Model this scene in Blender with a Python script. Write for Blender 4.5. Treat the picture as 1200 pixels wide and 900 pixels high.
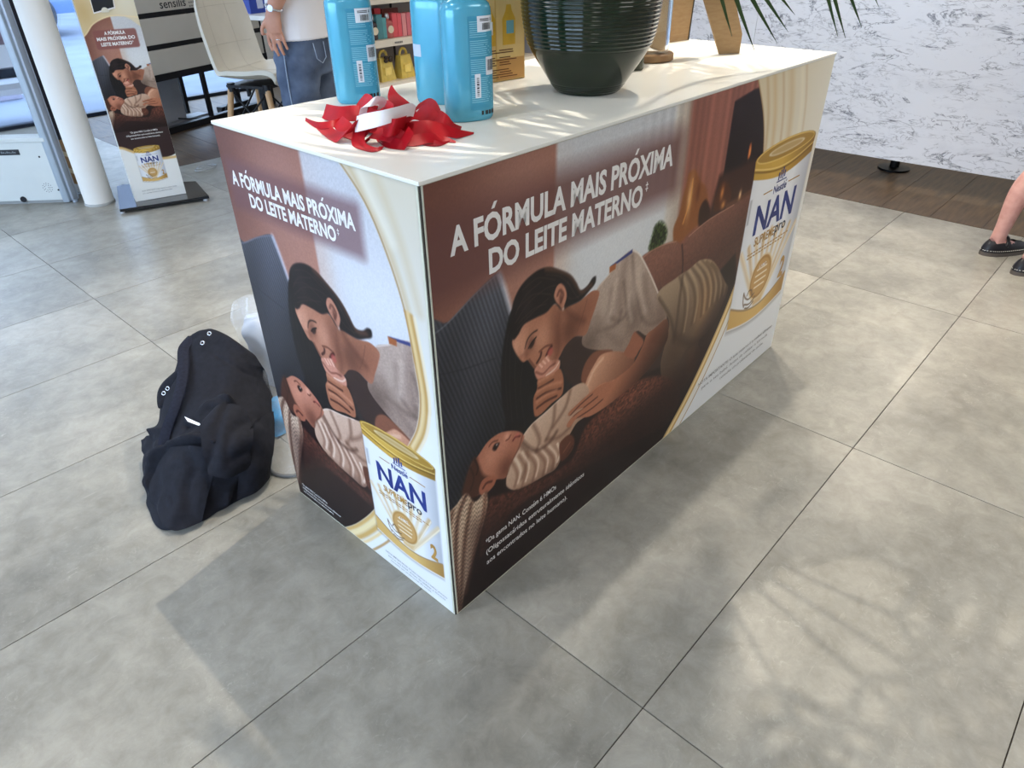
import bpy, bmesh, math, random, unicodedata
import numpy as np
from mathutils import Vector, Matrix
random.seed(7); rng = np.random.default_rng(7)
scene = bpy.context.scene
for o in list(bpy.data.objects): bpy.data.objects.remove(o)
COL = scene.collection
PI = math.pi

# ------------------------------------------------------------------ camera
cam_d = bpy.data.cameras.new('camera'); cam = bpy.data.objects.new('camera', cam_d); COL.objects.link(cam)
cam_d.sensor_fit = 'HORIZONTAL'; cam_d.sensor_width = 36; cam_d.lens = 24.4836
cam_d.clip_start = .05; cam_d.clip_end = 200
cam.matrix_world = (Matrix.Translation((-.8205, -.9953, 1.4081)) @ Matrix.Rotation(math.radians(-46.9506), 4, 'Z')
                    @ Matrix.Rotation(math.radians(56.7669), 4, 'X') @ Matrix.Rotation(math.radians(-.8381), 4, 'Z'))
scene.camera = cam
# ------------------------------------------------------------------ world, exposure
vs = scene.view_settings
vs.view_transform = 'Standard'; vs.look = 'None'; vs.exposure = 0.2; vs.gamma = 1; vs.use_curve_mapping = False
w = bpy.data.worlds.new('sky'); scene.world = w; w.use_nodes = True
bg = w.node_tree.nodes['Background']; bg.inputs[0].default_value = (.56, .75, 1, 1); bg.inputs[1].default_value = 6.8
# ------------------------------------------------------------------ lights of the shop, plus added ceiling fill
def spot(loc, aim, energy, col, size=.03, cone=110, blend=.6):
    l = bpy.data.lights.new('ceiling_spot_light', 'SPOT'); o = bpy.data.objects.new('ceiling_spot_light', l); COL.objects.link(o)
    l.energy = energy; l.color = col; l.shadow_soft_size = size; l.spot_size = math.radians(cone); l.spot_blend = blend
    o.location = loc; o.rotation_euler = (Vector(aim) - Vector(loc)).to_track_quat('-Z', 'Y').to_euler(); return o
def area(name, loc, aim, sx, sy, energy, col):
    l = bpy.data.lights.new(name, 'AREA'); o = bpy.data.objects.new(name, l); COL.objects.link(o)
    l.shape = 'RECTANGLE'; l.size = sx; l.size_y = sy; l.energy = energy; l.color = col
    o.location = loc; o.rotation_euler = (Vector(aim) - Vector(loc)).to_track_quat('-Z', 'Y').to_euler(); return o
WARM = (1, .91, .77)
spot((1.985, .317, 3.1), (1.4, -.1, 0), 150, WARM, .03)
spot((-.815, .246, 3.1), (-.4, .0, 0), 55, (1, .97, .93), .04)
spot((.80, .72, 3.1), (.75, -.1, 0), 180, WARM, .010)
spot((3.3, -1.6, 3.1), (3.2, -1.0, 0), 80, WARM, .04)
spot((3.0, .9, 3.1), (3.2, .6, 0), 110, WARM, .04)
spot((6.0, .2, 3.1), (4.6, .2, 0), 130, WARM, .05)
for x in (-2.0, 1.2, 4.4):
    for y in (-2.6, 2.4):
        area('ceiling_fill_light', (x, y, 3.14), (x, y, 0), 1.2, .6, 22, (1, .95, .88))  # unseen soft area lamps, added as general room fill
# daylight of the shop front and of the side windows
# sky light enters through the shop front and the side windows (portals only guide the sampling)
for nm_, lc, am, sx_ in (('window_portal', (0, 6.56, 1.375), (0, 0, 1.375), 6.75), ('window_portal', (-4.76, 1.0, 1.475), (0, 1.0, 1.475), 6.8)):
    area(nm_, lc, am, sx_, 2.75, 1, (1, 1, 1)).data.cycles.is_portal = True

# ------------------------------------------------------------------ helpers
def lin(c):
    c = np.asarray(c, dtype=float) / 255.
    return np.where(c <= .04045, c / 12.92, ((c + .055) / 1.055) ** 2.4)
MATS = {}
def mat(name, rgb, rough=.5, metal=0., noise=0., scale=20., bump=0., spec=.5, alpha=1., trans=0., ior=1.45, coat=0., sheen=0., stretch=(1, 1, 1), rgb2=None, bscale=None, emit=None):
    """principled material with procedural colour variation and fine relief"""
    if name in MATS: return MATS[name]
    m = bpy.data.materials.new(name); m.use_nodes = True; nt = m.node_tree; b = nt.nodes['Principled BSDF']
    c = lin(rgb); b.inputs['Base Color'].default_value = (*c, 1)
    b.inputs['Roughness'].default_value = rough; b.inputs['Metallic'].default_value = metal
    b.inputs['Specular IOR Level'].default_value = spec; b.inputs['IOR'].default_value = ior
    b.inputs['Transmission Weight'].default_value = trans; b.inputs['Alpha'].default_value = alpha
    b.inputs['Coat Weight'].default_value = coat; b.inputs['Sheen Weight'].default_value = sheen
    if emit is not None:
        b.inputs['Emission Color'].default_value = (*lin(rgb), 1); b.inputs['Emission Strength'].default_value = emit
    if noise or rgb2 is not None or bump:
        tc = nt.nodes.new('ShaderNodeTexCoord'); mp = nt.nodes.new('ShaderNodeMapping'); mp.inputs['Scale'].default_value = stretch
        nt.links.new(tc.outputs['Object'], mp.inputs['Vector'])
        nz = nt.nodes.new('ShaderNodeTexNoise'); nz.inputs['Scale'].default_value = scale; nz.inputs['Detail'].default_value = 6
        nt.links.new(mp.outputs[0], nz.inputs['Vector'])
        rp = nt.nodes.new('ShaderNodeValToRGB'); rp.color_ramp.elements[0].position = .3; rp.color_ramp.elements[1].position = .7
        c2 = lin(rgb2) if rgb2 is not None else np.clip(c * (1 - noise), 0, 1)
        c1 = c if rgb2 is not None else np.clip(c * (1 + noise), 0, 1)
        rp.color_ramp.elements[0].color = (*c2, 1); rp.color_ramp.elements[1].color = (*c1, 1)
        nt.links.new(nz.outputs['Fac'], rp.inputs[0]); nt.links.new(rp.outputs[0], b.inputs['Base Color'])
        if bump:
            n2 = nz
            if bscale:
                n2 = nt.nodes.new('ShaderNodeTexNoise'); n2.inputs['Scale'].default_value = bscale; n2.inputs['Detail'].default_value = 4
                nt.links.new(mp.outputs[0], n2.inputs['Vector'])
            bp = nt.nodes.new('ShaderNodeBump'); bp.inputs['Strength'].default_value = bump; bp.inputs['Distance'].default_value = .01
            nt.links.new(n2.outputs['Fac'], bp.inputs['Height']); nt.links.new(bp.outputs[0], b.inputs['Normal'])
    MATS[name] = m; return m

class MB:
    """collects geometry for one mesh object"""
    def __init__(s): s.v = []; s.f = []
    def add(s, v, f):
        k = len(s.v); s.v += [tuple(float(c) for c in q) for q in v]; s.f += [tuple(i + k for i in q) for q in f]; return s
    def box(s, x0, x1, y0, y1, z0, z1, bev=0.):
        bm = bmesh.new(); bmesh.ops.create_cube(bm, size=1)
        for q in bm.verts: q.co = Vector(((x0 + x1) / 2 + q.co.x * (x1 - x0), (y0 + y1) / 2 + q.co.y * (y1 - y0), (z0 + z1) / 2 + q.co.z * (z1 - z0)))
        if bev: bmesh.ops.bevel(bm, geom=bm.edges[:], offset=bev, segments=2, profile=.5, affect='EDGES')
        bm.verts.index_update()
        s.add([q.co for q in bm.verts], [[q.index for q in f.verts] for f in bm.faces]); bm.free(); return s
    def prism(s, poly, h, o, ex, ey, ez):
        """flat polygon poly (a,b) along ex,ey from o, thickness h along ez"""
        o, ex, ey, ez = (np.array(q, float) for q in (o, ex, ey, ez)); n = len(poly)
        v = [o + ex * a + ey * b for a, b in poly] + [o + ex * a + ey * b + ez * h for a, b in poly]
        return s.add(v, [tuple(range(n))[::-1], tuple(range(n, 2 * n))] + [(i, (i + 1) % n, n + (i + 1) % n, n + i) for i in range(n)])
    def lathe(s, prof, n=40, o=(0, 0, 0), sx=1., sy=1., cap=True, power=2.):
        v = []
        for r, z in prof:
            for k in range(n):
                t = 2 * PI * k / n; c, q = math.cos(t), math.sin(t)
                if power != 2: c = math.copysign(abs(c) ** (2 / power), c); q = math.copysign(abs(q) ** (2 / power), q)
                v.append((o[0] + r * sx * c, o[1] + r * sy * q, o[2] + z))
        f = [(j * n + k, j * n + (k + 1) % n, (j + 1) * n + (k + 1) % n, (j + 1) * n + k) for j in range(len(prof) - 1) for k in range(n)]
        if cap: f += [tuple(range(n))[::-1], tuple((len(prof) - 1) * n + k for k in range(n))]
        return s.add(v, f)
    def tube(s, pts, r, n=8, cap=True):
        pts = [np.array(q, float) for q in pts]; rr = r if hasattr(r, '__len__') else [r] * len(pts); v = []; up = None
        for i, q in enumerate(pts):
            t = pts[min(i + 1, len(pts) - 1)] - pts[max(i - 1, 0)]; t /= np.linalg.norm(t) + 1e-12
            if up is None: up = np.array([0, 0, 1.]) if abs(t[2]) < .9 else np.array([1., 0, 0])
            a = np.cross(up, t); a /= np.linalg.norm(a) + 1e-12; b = np.cross(t, a); up = b
            ra = rr[i] if hasattr(rr[i], '__len__') else (rr[i], rr[i])
            for k in range(n): v.append(q + a * ra[0] * math.cos(2 * PI * k / n) + b * ra[1] * math.sin(2 * PI * k / n))
        m = len(pts); f = [(j * n + k, j * n + (k + 1) % n, (j + 1) * n + (k + 1) % n, (j + 1) * n + k) for j in range(m - 1) for k in range(n)]
        if cap: f += [tuple(range(n))[::-1], tuple((m - 1) * n + k for k in range(n))]
        return s.add(v, f)
    def grid(s, rows, closed=False):
        m = len(rows[0]); v = [q for r in rows for q in r]
        f = [(j * m + k, j * m + (k + 1) % m, (j + 1) * m + (k + 1) % m, (j + 1) * m + k) for j in range(len(rows) - 1) for k in range(m if closed else m - 1)]
        return s.add(v, f)
    def sphere(s, c, r, n=12, m=8):
        r = r if hasattr(r, '__len__') else (r, r, r)
        pr = [(max(math.sin(PI * j / m), 1e-3), -math.cos(PI * j / m)) for j in range(m + 1)]
        v = [(c[0] + r[0] * q * math.cos(2 * PI * k / n), c[1] + r[1] * q * math.sin(2 * PI * k / n), c[2] + r[2] * z) for q, z in pr for k in range(n)]
        return s.add(v, [(j * n + k, j * n + (k + 1) % n, (j + 1) * n + (k + 1) % n, (j + 1) * n + k) for j in range(m) for k in range(n)])
    def ball_ring(s, c, R, r, ax, ay, n=20, k=8):
        c, ax, ay = (np.array(q, float) for q in (c, ax, ay)); az = np.cross(ax, ay); rows = []
        for i in range(n + 1):
            t = 2 * PI * i / n; d = ax * math.cos(t) + ay * math.sin(t)
            rows.append([c + d * (R + r * math.cos(2 * PI * j / k)) + az * r * math.sin(2 * PI * j / k) for j in range(k)])
        return s.grid(rows, True)
    def mesh(s, name, smooth=False):
        me = bpy.data.meshes.new(name); me.from_pydata(s.v, [], s.f)
        bm = bmesh.new(); bm.from_mesh(me); bmesh.ops.recalc_face_normals(bm, faces=bm.faces[:]); bm.to_mesh(me); bm.free()
        if smooth: me.polygons.foreach_set('use_smooth', [True] * len(me.polygons))
        me.update(); return me
    def build(s, name, m, parent=None, smooth=False, label=None, cat=None, group=None, kind=None, off=None, loc=None, ang=None):
        if off is not None: s.v = [(a - off[0], b - off[1], c - off[2]) for a, b, c in s.v]
        me = s.mesh(name, smooth or ang is not None); o = bpy.data.objects.new(name, me); COL.objects.link(o)
        if ang is not None:
            try: me.set_sharp_from_angle(angle=math.radians(ang))
            except Exception: pass
        ms = m if isinstance(m, (list, tuple)) else [m]
        for q in ms: me.materials.append(q)
        if parent is not None: o.parent = parent
        if loc is not None: o.location = loc
        return tag(o, label, cat, group, kind)
def tag(o, label=None, cat=None, group=None, kind=None):
    if label: o['label'] = label
    if cat: o['category'] = cat
    if group: o['group'] = group
    if kind: o['kind'] = kind
    return o
def thing(name, label, cat, loc=(0, 0, 0), rz=0., group=None, kind=None):
    o = bpy.data.objects.new(name, None); COL.objects.link(o); o.empty_display_size = .05
    o.location = loc; o.rotation_euler = (0, 0, rz); return tag(o, label, cat, group, kind)
def copy_tree(o, parent=None):
    c = o.copy(); COL.objects.link(c); c.parent = parent
    for ch in [q for q in bpy.data.objects if q.parent == o]: copy_tree(ch, c)
    return c
def spline(pts, n=8, closed=False):
    p = np.array(pts, float); m = len(p); out = []
    for i in range(m if closed else m - 1):
        if closed: a, b, c, d = p[(i - 1) % m], p[i], p[(i + 1) % m], p[(i + 2) % m]
        else: a, b, c, d = p[max(i - 1, 0)], p[i], p[i + 1], p[min(i + 2, m - 1)]
        for k in range(n):
            t = k / n; out.append(.5 * ((2 * b) + (c - a) * t + (2 * a - 5 * b + 4 * c - d) * t * t + (3 * b - a - 3 * c + d) * t ** 3))
    if not closed: out.append(p[-1])
    return np.array(out)
def surf(rows, n=5, m=5):
    """smooth surface through a control grid of 3d points"""
    a = np.array([spline(r, m) for r in rows]); return np.array([spline(a[:, k], n) for k in range(a.shape[1])]).transpose(1, 0, 2)
FONT = {}
def text_mesh(s, bold=0., shear=0.):
    """flat outline of a line of text, unit cap height, origin at the left of the baseline; returns verts (x,y), faces, width"""
    key = (s, bold, shear)
    if key in FONT: return FONT[key]
    nf = unicodedata.normalize('NFD', s); plain = ''.join(c for c in nf if not unicodedata.combining(c))
    if plain != s:
        v, f, wd = text_mesh(plain, bold, shear); v = v.tolist(); f = list(f); k = -1
        for c in nf:
            if not unicodedata.combining(c): k += 1; continue
            if ord(c) == 0x327: continue
            a = text_mesh(plain[:k], bold, shear)[2] if k else 0; b = text_mesh(plain[:k + 1], bold, shear)[2]; cx = (a + b) / 2 + .06
            h = 1.10 if plain[k].isupper() else .84; t = .09 + bold; i = len(v)
            if ord(c) == 0x302: v += [[cx - .2, h, 0], [cx - .08, h, 0], [cx, h + .14, 0], [cx, h + .24, 0], [cx + .08, h, 0], [cx + .2, h, 0]]; f += [(i, i + 1, i + 2, i + 3), (i + 2, i + 4, i + 5, i + 3)]
            else: v += [[cx - t, h, 0], [cx + t * .6, h, 0], [cx + .14 + t, h + .24, 0], [cx + .10 - t * .3, h + .24, 0]]; f += [(i, i + 1, i + 2, i + 3)]
        FONT[key] = (np.array(v), f, wd); return FONT[key]
    cu = bpy.data.curves.new('txt', 'FONT'); cu.body = s; cu.size = 1; cu.offset = bold; cu.shear = shear; cu.resolution_u = 3; cu.fill_mode = 'FRONT'
    o = bpy.data.objects.new('txt', cu); COL.objects.link(o); dg = bpy.context.evaluated_depsgraph_get(); dg.update()
    me = bpy.data.meshes.new_from_object(o.evaluated_get(dg)); v = np.array([q.co[:] for q in me.vertices]).reshape(-1, 3); f = [tuple(q.vertices) for q in me.polygons]
    bpy.data.objects.remove(o); bpy.data.curves.remove(cu); bpy.data.meshes.remove(me)
    cap = .729
    if len(v): v[:, 0] -= v[:, 0].min(); v /= cap
    FONT[key] = (v, f, v[:, 0].max() if len(v) else 0); return FONT[key]
def letters(mb, s, x, y, h, o, ex, ey, ez, width=None, bold=0., shear=0., align='L', th=.0006):
    """one line of lettering as thin raised print: baseline left at (x,y) in the panel frame o,ex,ey; cap height h"""
    v, f, wd = text_mesh(s, bold, shear); sx = (width / wd) if width else h
    o, ex, ey, ez = (np.array(q, float) for q in (o, ex, ey, ez))
    if align == 'C': x -= wd * sx / 2
    if align == 'R': x -= wd * sx
    mb.add([o + ex * (x + q[0] * sx) + ey * (y + q[1] * h) + ez * th for q in v], f); return wd * sx

# ------------------------------------------------------------------ print artwork: flat colours of the printed panels, computed per vertex
class Paint:
    def __init__(s, xs, zs):
        s.xs = np.asarray(xs, float); s.zs = np.asarray(zs, float); s.C = np.zeros((len(zs), len(xs), 3))
    def win(s, p, pad):
        i0, i1 = np.searchsorted(s.xs, [p[:, 0].min() - pad, p[:, 0].max() + pad]); j0, j1 = np.searchsorted(s.zs, [p[:, 1].min() - pad, p[:, 1].max() + pad])
        return slice(j0, j1), slice(i0, i1)
    def mask(s, pts, f=.003, smooth=True):
        p = spline(pts, 5, True) if smooth else np.array(pts, float)
        w = s.win(p, f); X, Z = np.meshgrid(s.xs[w[1]], s.zs[w[0]]); M = np.zeros(s.C.shape[:2])
        if X.size == 0: return M
        d = np.full(X.shape, 1e9); ins = np.zeros(X.shape, bool); q = np.roll(p, -1, 0)
        for (ax, az), (bx, bz) in zip(p, q):
            ex, ez = bx - ax, bz - az; t = np.clip(((X - ax) * ex + (Z - az) * ez) / (ex * ex + ez * ez + 1e-12), 0, 1)
            d = np.minimum(d, (X - ax - t * ex) ** 2 + (Z - az - t * ez) ** 2)
            if abs(ez) > 1e-12: ins ^= ((az > Z) != (bz > Z)) & (X < ex * (Z - az) / ez + ax)
        sd = np.sqrt(d) * np.where(ins, 1, -1); M[w] = np.clip(.5 + sd / (2 * f), 0, 1); return M
    def tint(s, m, col, a=1.):
        m = (m * a)[..., None]; s.C = s.C * (1 - m) + np.array(col, float) * m
    def fill(s, pts, col, f=.003, a=1., smooth=True):
        m = s.mask(pts, f, smooth); s.tint(m, col, a); return m
    def blob(s, c, rx, rz, col, a=1., m=None, rot=0.):
        X, Z = np.meshgrid(s.xs - c[0], s.zs - c[1]); cr, sr = math.cos(rot), math.sin(rot)
        g = np.exp(-(((X * cr + Z * sr) / rx) ** 2 + ((-X * sr + Z * cr) / rz) ** 2)); s.tint(g if m is None else g * m, col, a)
    def line(s, pts, wd, col, a=1., m=None, smooth=True, f=None):
        p = spline(pts, 5) if smooth and len(pts) > 2 else np.array(pts, float); f = f or wd * .5; w = s.win(p, wd + f)
        X, Z = np.meshgrid(s.xs[w[1]], s.zs[w[0]])
        if X.size == 0: return
        d = np.full(X.shape, 1e9)
        for (ax, az), (bx, bz) in zip(p[:-1], p[1:]):
            ex, ez = bx - ax, bz - az; t = np.clip(((X - ax) * ex + (Z - az) * ez) / (ex * ex + ez * ez + 1e-12), 0, 1)
            d = np.minimum(d, (X - ax - t * ex) ** 2 + (Z - az - t * ez) ** 2)
        M = np.zeros(s.C.shape[:2]); M[w] = np.clip((wd / 2 + f / 2 - np.sqrt(d)) / f, 0, 1)
        s.tint(M if m is None else M * m, col, a)
    def vary(s, m, fn, a):
        """multiply colour inside m by 1 + a*fn(X,Z)"""
        X, Z = np.meshgrid(s.xs, s.zs); s.C = s.C * (1 + a * (fn(X, Z) * m)[..., None])
    def ramp(s, p0, p1, c0, c1, m=None, a=1.):
        X, Z = np.meshgrid(s.xs, s.zs); d = np.array(p1) - np.array(p0); t = np.clip(((X - p0[0]) * d[0] + (Z - p0[1]) * d[1]) / (d @ d), 0, 1)[..., None]
        col = np.array(c0, float) * (1 - t) + np.array(c1, float) * t; m = np.ones(s.C.shape[:2]) if m is None else m
        m = (m * a)[..., None]; s.C = s.C * (1 - m) + col * m
    def rrect(s, x0, x1, z0, z1, col, f, a, r=.01):
        X, Z = np.meshgrid(s.xs, s.zs); dx = np.maximum(np.maximum(x0 + r - X, X - x1 + r), 0); dz = np.maximum(np.maximum(z0 + r - Z, Z - z1 + r), 0)
        s.tint(np.clip(.5 + (r - np.hypot(dx, dz)) / (2 * f), 0, 1), col, a)
def hashn(X, Z, k):
    return np.mod(np.sin(np.floor(X * k) * 12.9898 + np.floor(Z * k) * 78.233) * 43758.5453, 1) * 2 - 1
SKIN = (178, 130, 106); SKIN_D = (108, 70, 55); SKIN_L = (206, 160, 136); HAIR = (43, 35, 37)

def family_art(P):
    """mother bending over a baby on a sofa; coordinates are metres on the long panel"""
    # wall, window, curtain, wooden wall
    P.ramp((0, 1.06), (.36, .70), (132, 94, 82), (190, 146, 126)); P.blob((.02, .98), .16, .2, (118, 80, 70), .6)
    P.blob((.25, .95), .14, .16, (186, 150, 138), .55)
    wn = P.mask([(.350, 1.2), (.356, .3), (1.0, .3), (1.0, 1.2)], .006, False); P.tint(wn, (196, 196, 197))
    P.blob((.55, .80), .26, .14, (222, 222, 221), .8, wn); P.blob((.36, .78), .05, .2, (204, 176, 158), .55, wn)
    P.ramp((.79, 1), (.87, 1), (205, 200, 192), (176, 160, 146), P.mask([(.79, 1.2), (.79, .6), (.875, .6), (.875, 1.2)], .01, False))
    wd = P.mask([(.862, 1.2), (.862, .6), (1.5, .6), (1.5, 1.2)], .012, False); P.tint(wd, (160, 112, 98))
    P.vary(wd, lambda X, Z: np.sin(X * 95 + 3 * np.sin(X * 31)) * .5 + .3 * np.sin(X * 210), .12); P.blob((.95, .72), .1, .12, (140, 92, 70), .5, wd)
    P.vary(P.mask([(.60, 1.2), (.60, .9), (.86, .86), (.86, 1.2)], .03, False), lambda X, Z: np.sin(X * 160) * np.clip((X - .6) * 4, 0, 1), .05)
    tv = P.fill([(1.085, 1.022), (1.083, .80), (1.5, .80), (1.5, 1.05), (1.19, 1.036)], (38, 25, 30), .004, 1, False)
    P.blob((1.12, .99), .06, .05, (56, 40, 46), .6, tv)
    P.fill([(1.2215,0.8467),(1.2193,0.8806),(1.2268,0.8886),(1.2356,0.8582)], (190, 104, 50), .005); P.blob([(1.228,0.8646)][0], .006, .02, (250, 180, 110), .8)
    P.fill([(1.05, .80), (1.06, .835), (1.5, .835), (1.5, .6), (1.0, .6)], (78, 50, 42), .01, 1, False)
    # amber vase, jars, plant, candles
    P.fill([(0.8571,0.6999),(0.8427,0.7466),(0.8643,0.7821),(0.8722,0.8207),(0.8845,0.8575),(0.8872,0.8808),(0.9163,0.883),(0.9324,0.8706),(0.9521,0.8461),(0.991,0.8186),(1.0137,0.7707),(0.9929,0.728),(0.9334,0.7109),(0.8884,0.6952)], (150, 100, 58), .005)
    P.blob([(0.9085,0.8115)][0], .012, .05, (240, 205, 160), .7); P.blob([(0.951,0.8169)][0], .010, .03, (110, 62, 28), .7); P.line([(0.8894,0.7474),(0.9109,0.8018),(0.9138,0.8595)], .006, (222, 165, 95), .7)
    P.fill([(0.9757,0.7231),(0.9732,0.767),(1.0008,0.7835),(1.0349,0.7458),(1.0337,0.7167),(0.9986,0.7068)], (70, 40, 30), .005)
    P.fill([(1.0557,0.7403),(1.0572,0.7835),(1.0826,0.8108),(1.1197,0.802),(1.1539,0.7595),(1.1369,0.7338),(1.0929,0.7304)], (96, 56, 34), .005); P.blob([(1.0923,0.7797)][0], .01, .02, (225, 160, 90), .8)
    P.line([(1.1387,0.7283),(1.2423,0.7323),(1.3067,0.7372)], .02, (120, 84, 62), .8); P.blob([(1.2109,0.7453)][0], .008, .014, (255, 220, 170), .9); P.blob([(1.1094,0.741)][0], .012, .012, (235, 180, 110), .7)
    pl = P.fill([(0.7296,0.7252),(0.7394,0.7585),(0.7507,0.782),(0.778,0.7832),(0.8075,0.7568),(0.8091,0.7286),(0.7874,0.7142),(0.7559,0.71)], (58, 72, 38), .007); P.vary(pl, lambda X, Z: hashn(X, Z, 160), .5)
    # sofa back
    sb = P.fill([(0.6712,0.6564),(0.6937,0.7092),(0.7508,0.7163),(0.8121,0.7137),(0.8645,0.7048),(0.8996,0.6845),(0.9318,0.6992),(1.0337,0.7167),(1.1821,0.7221),(1.3492,0.7162),(1.4961,0.5825),(1.4143,0.3955),(1.2289,0.4158),(0.9528,0.4761),(0.7645,0.5226)], (132, 94, 80), .004)
    P.ramp([(0.9001,0.7014)][0], [(0.9388,0.5359)][0], (146, 106, 92), (92, 62, 53), sb, .8); P.line([(0.8996,0.6845),(0.9157,0.6348),(0.9237,0.5808)], .008, (80, 52, 45), .8)
    P.vary(sb, lambda X, Z: hashn(X, Z, 190), .05); P.line([(0.705,0.7101),(0.7508,0.7163),(0.8121,0.7137),(0.8645,0.7048)], .004, (190, 150, 130), .6); P.line([(0.9318,0.6992),(1.0337,0.7167),(1.1821,0.7221)], .004, (196, 158, 140), .6)
    # dark under the sofa seat
    P.fill([(-.05, .60), (.30, .52), (.62, .42), (.95, .45), (1.25, .55), (1.35, .3), (1.2, -.05), (-.05, -.05)], (52, 35, 34), .006, 1, False)
    # cushion
    cu = P.fill([(0.1802,0.847),(0.1938,0.8112),(0.2127,0.7488),(0.2246,0.6753),(0.2247,0.4981),(0.1775,0.4283),(0.0735,0.3388),(-0.007,0.3188),(-0.0718,0.3415),(-0.0193,0.7804),(0.0415,0.7944),(0.1132,0.8259)], (92, 93, 100), .003, 1, True)
    P.ramp((.1, .82), (.17, .45), (98, 99, 106), (52, 52, 57), cu, .95); P.blob((.04, .62), .07, .16, (62, 62, 68), .5, cu)
    P.vary(cu, lambda X, Z: np.sin((X * .95 + Z * .32) * 620), .13); P.vary(cu, lambda X, Z: np.sin(X * 30 - Z * 12), .08)
    P.line([(0.1825,0.8444),(0.1962,0.8084),(0.2152,0.7459)], .012, (208, 208, 214), .8, None, True, .012); P.line([(0.1802,0.847),(0.1132,0.8259),(0.0415,0.7944),(-0.0023,0.7838)], .004, (140, 142, 152), .5)
    P.line([(0.004,0.6955),(0.0779,0.6761),(0.1636,0.6609)], .004, (58, 58, 64), .5); P.line([(0.0569,0.7094),(0.0768,0.392)], .004, (60, 60, 66), .4)
    # hair hanging behind the face
    P.fill([(0.2205,0.7536),(0.196,0.7039),(0.1809,0.6319),(0.1809,0.5443),(0.19,0.4696),(0.1496,0.435),(0.1829,0.4202),(0.2474,0.4024),(0.3029,0.4063),(0.3408,0.4211),(0.426,0.4427),(0.5423,0.4107),(0.5348,0.492),(0.4946,0.5469),(0.4175,0.6014),(0.3296,0.6301),(0.2574,0.6822)], (40, 36, 38), .003)
    for q in ([(0.2202,0.734),(0.2008,0.6856),(0.1935,0.6045),(0.1994,0.5116)], [(0.2278,0.7149),(0.2109,0.6604),(0.2064,0.5762),(0.2128,0.4689)], [(0.2326,0.6718),(0.2233,0.5902),(0.2302,0.4713)], [(0.2486,0.6047),(0.2424,0.5356),(0.2566,0.4323)]): P.line(q, .003, (74, 66, 64), .35)
    dk = P.mask([(0.3782,0.5515),(0.4051,0.593),(0.4873,0.5526),(0.5449,0.4618),(0.5428,0.4051),(0.4263,0.4374),(0.3904,0.4904)], .008); P.ramp([(0.394,0.556)][0], [(0.532,0.4419)][0], (48, 42, 43), (98, 88, 86), dk, .8)
    for q in ([(0.4187,0.5801),(0.4356,0.5129),(0.4253,0.4557)], [(0.4523,0.5678),(0.4779,0.4931),(0.4675,0.4424)], [(0.4881,0.5426),(0.5146,0.4759),(0.504,0.4295)]): P.line(q, .006, (36, 31, 32), .6, dk)
    # shirt body and back of the mother
    P.fill([(0.3756,0.6193),(0.4921,0.5792),(0.7031,0.5214),(0.8816,0.4818),(0.939,0.3676),(0.8458,0.3152),(0.6219,0.3824),(0.5044,0.4241),(0.4104,0.4856)], (74, 56, 52), .006)
    sh = P.fill([(0.5163,0.6933),(0.562,0.7148),(0.608,0.7413),(0.6543,0.7464),(0.6918,0.7212),(0.7562,0.6412),(0.8246,0.5437),(0.8655,0.4718),(0.8169,0.4697),(0.7666,0.4608),(0.7064,0.4993),(0.6568,0.4524),(0.5669,0.5003),(0.4843,0.5466),(0.465,0.5789),(0.4954,0.6222),(0.5159,0.6599)], (178, 160, 147), .002)
    P.ramp([(0.6089,0.7344)][0], [(0.6723,0.4561)][0], (188, 170, 157), (150, 130, 117), sh, .8)
    for q in ([(0.6279,0.6716),(0.643,0.6145),(0.6622,0.5581)], [(0.6275,0.589),(0.6086,0.5599),(0.5272,0.574)], [(0.6567,0.7301),(0.683,0.6285),(0.7313,0.5229)], [(0.73,0.5312),(0.7785,0.4907),(0.8497,0.4835)], [(0.5791,0.5912),(0.6231,0.5639),(0.6559,0.5755)]): P.line(q, .012, (120, 102, 92), .55, sh, True, .012)
    P.blob([(0.494,0.5544)][0], .05, .05, (112, 94, 84), .7, sh); P.blob([(0.6871,0.5482)][0], .03, .05, (118, 100, 90), .6, sh); P.blob([(0.8282,0.5028)][0], .03, .05, (128, 108, 98), .6, sh)
    for q, wd in (([(0.6305,0.734),(0.6179,0.6636),(0.6199,0.5896)], .02), ([(0.6712,0.6564),(0.6723,0.5961),(0.7152,0.5217)], .016), ([(0.7226,0.6504),(0.7463,0.5807),(0.7837,0.5098)], .018), ([(0.5236,0.6133),(0.5732,0.545),(0.64,0.4912)], .018), ([(0.5742,0.6679),(0.5659,0.613),(0.5266,0.5814)], .014)): P.line(q, wd, (132, 113, 102), .45, sh, True, wd * 1.4)
    for q in ([(0.5937,0.6836),(0.5844,0.6411),(0.5753,0.5927)], [(0.6898,0.6851),(0.7078,0.6195),(0.7444,0.5434)], [(0.6605,0.6247),(0.6578,0.5895),(0.6799,0.5435)]): P.line(q, .012, (214, 198, 184), .4, sh, True, .018)
    P.vary(sh, lambda X, Z: hashn(X, Z, 260), .03)
    P.blob([(0.6833,0.6522)][0], .03, .06, (202, 186, 172), .5, sh); P.blob([(0.5504,0.6261)][0], .025, .06, (190, 174, 160), .5, sh)
    P.line([(0.6543,0.7464),(0.6918,0.7212),(0.7562,0.6412),(0.8246,0.5437)], .005, (235, 225, 215), .7); P.line([(0.5163,0.6933),(0.562,0.7148),(0.608,0.7413),(0.6543,0.7464)], .004, (220, 206, 194), .6)
    P.fill([(0.5633,0.734),(0.654,0.7487),(0.6553,0.7395),(0.5708,0.7294)], (70, 78, 130), .002, 1, False); P.fill([(0.56,0.733),(0.5876,0.7348),(0.5858,0.7199),(0.5617,0.7171)], (170, 110, 70), .002, 1, False)
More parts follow.
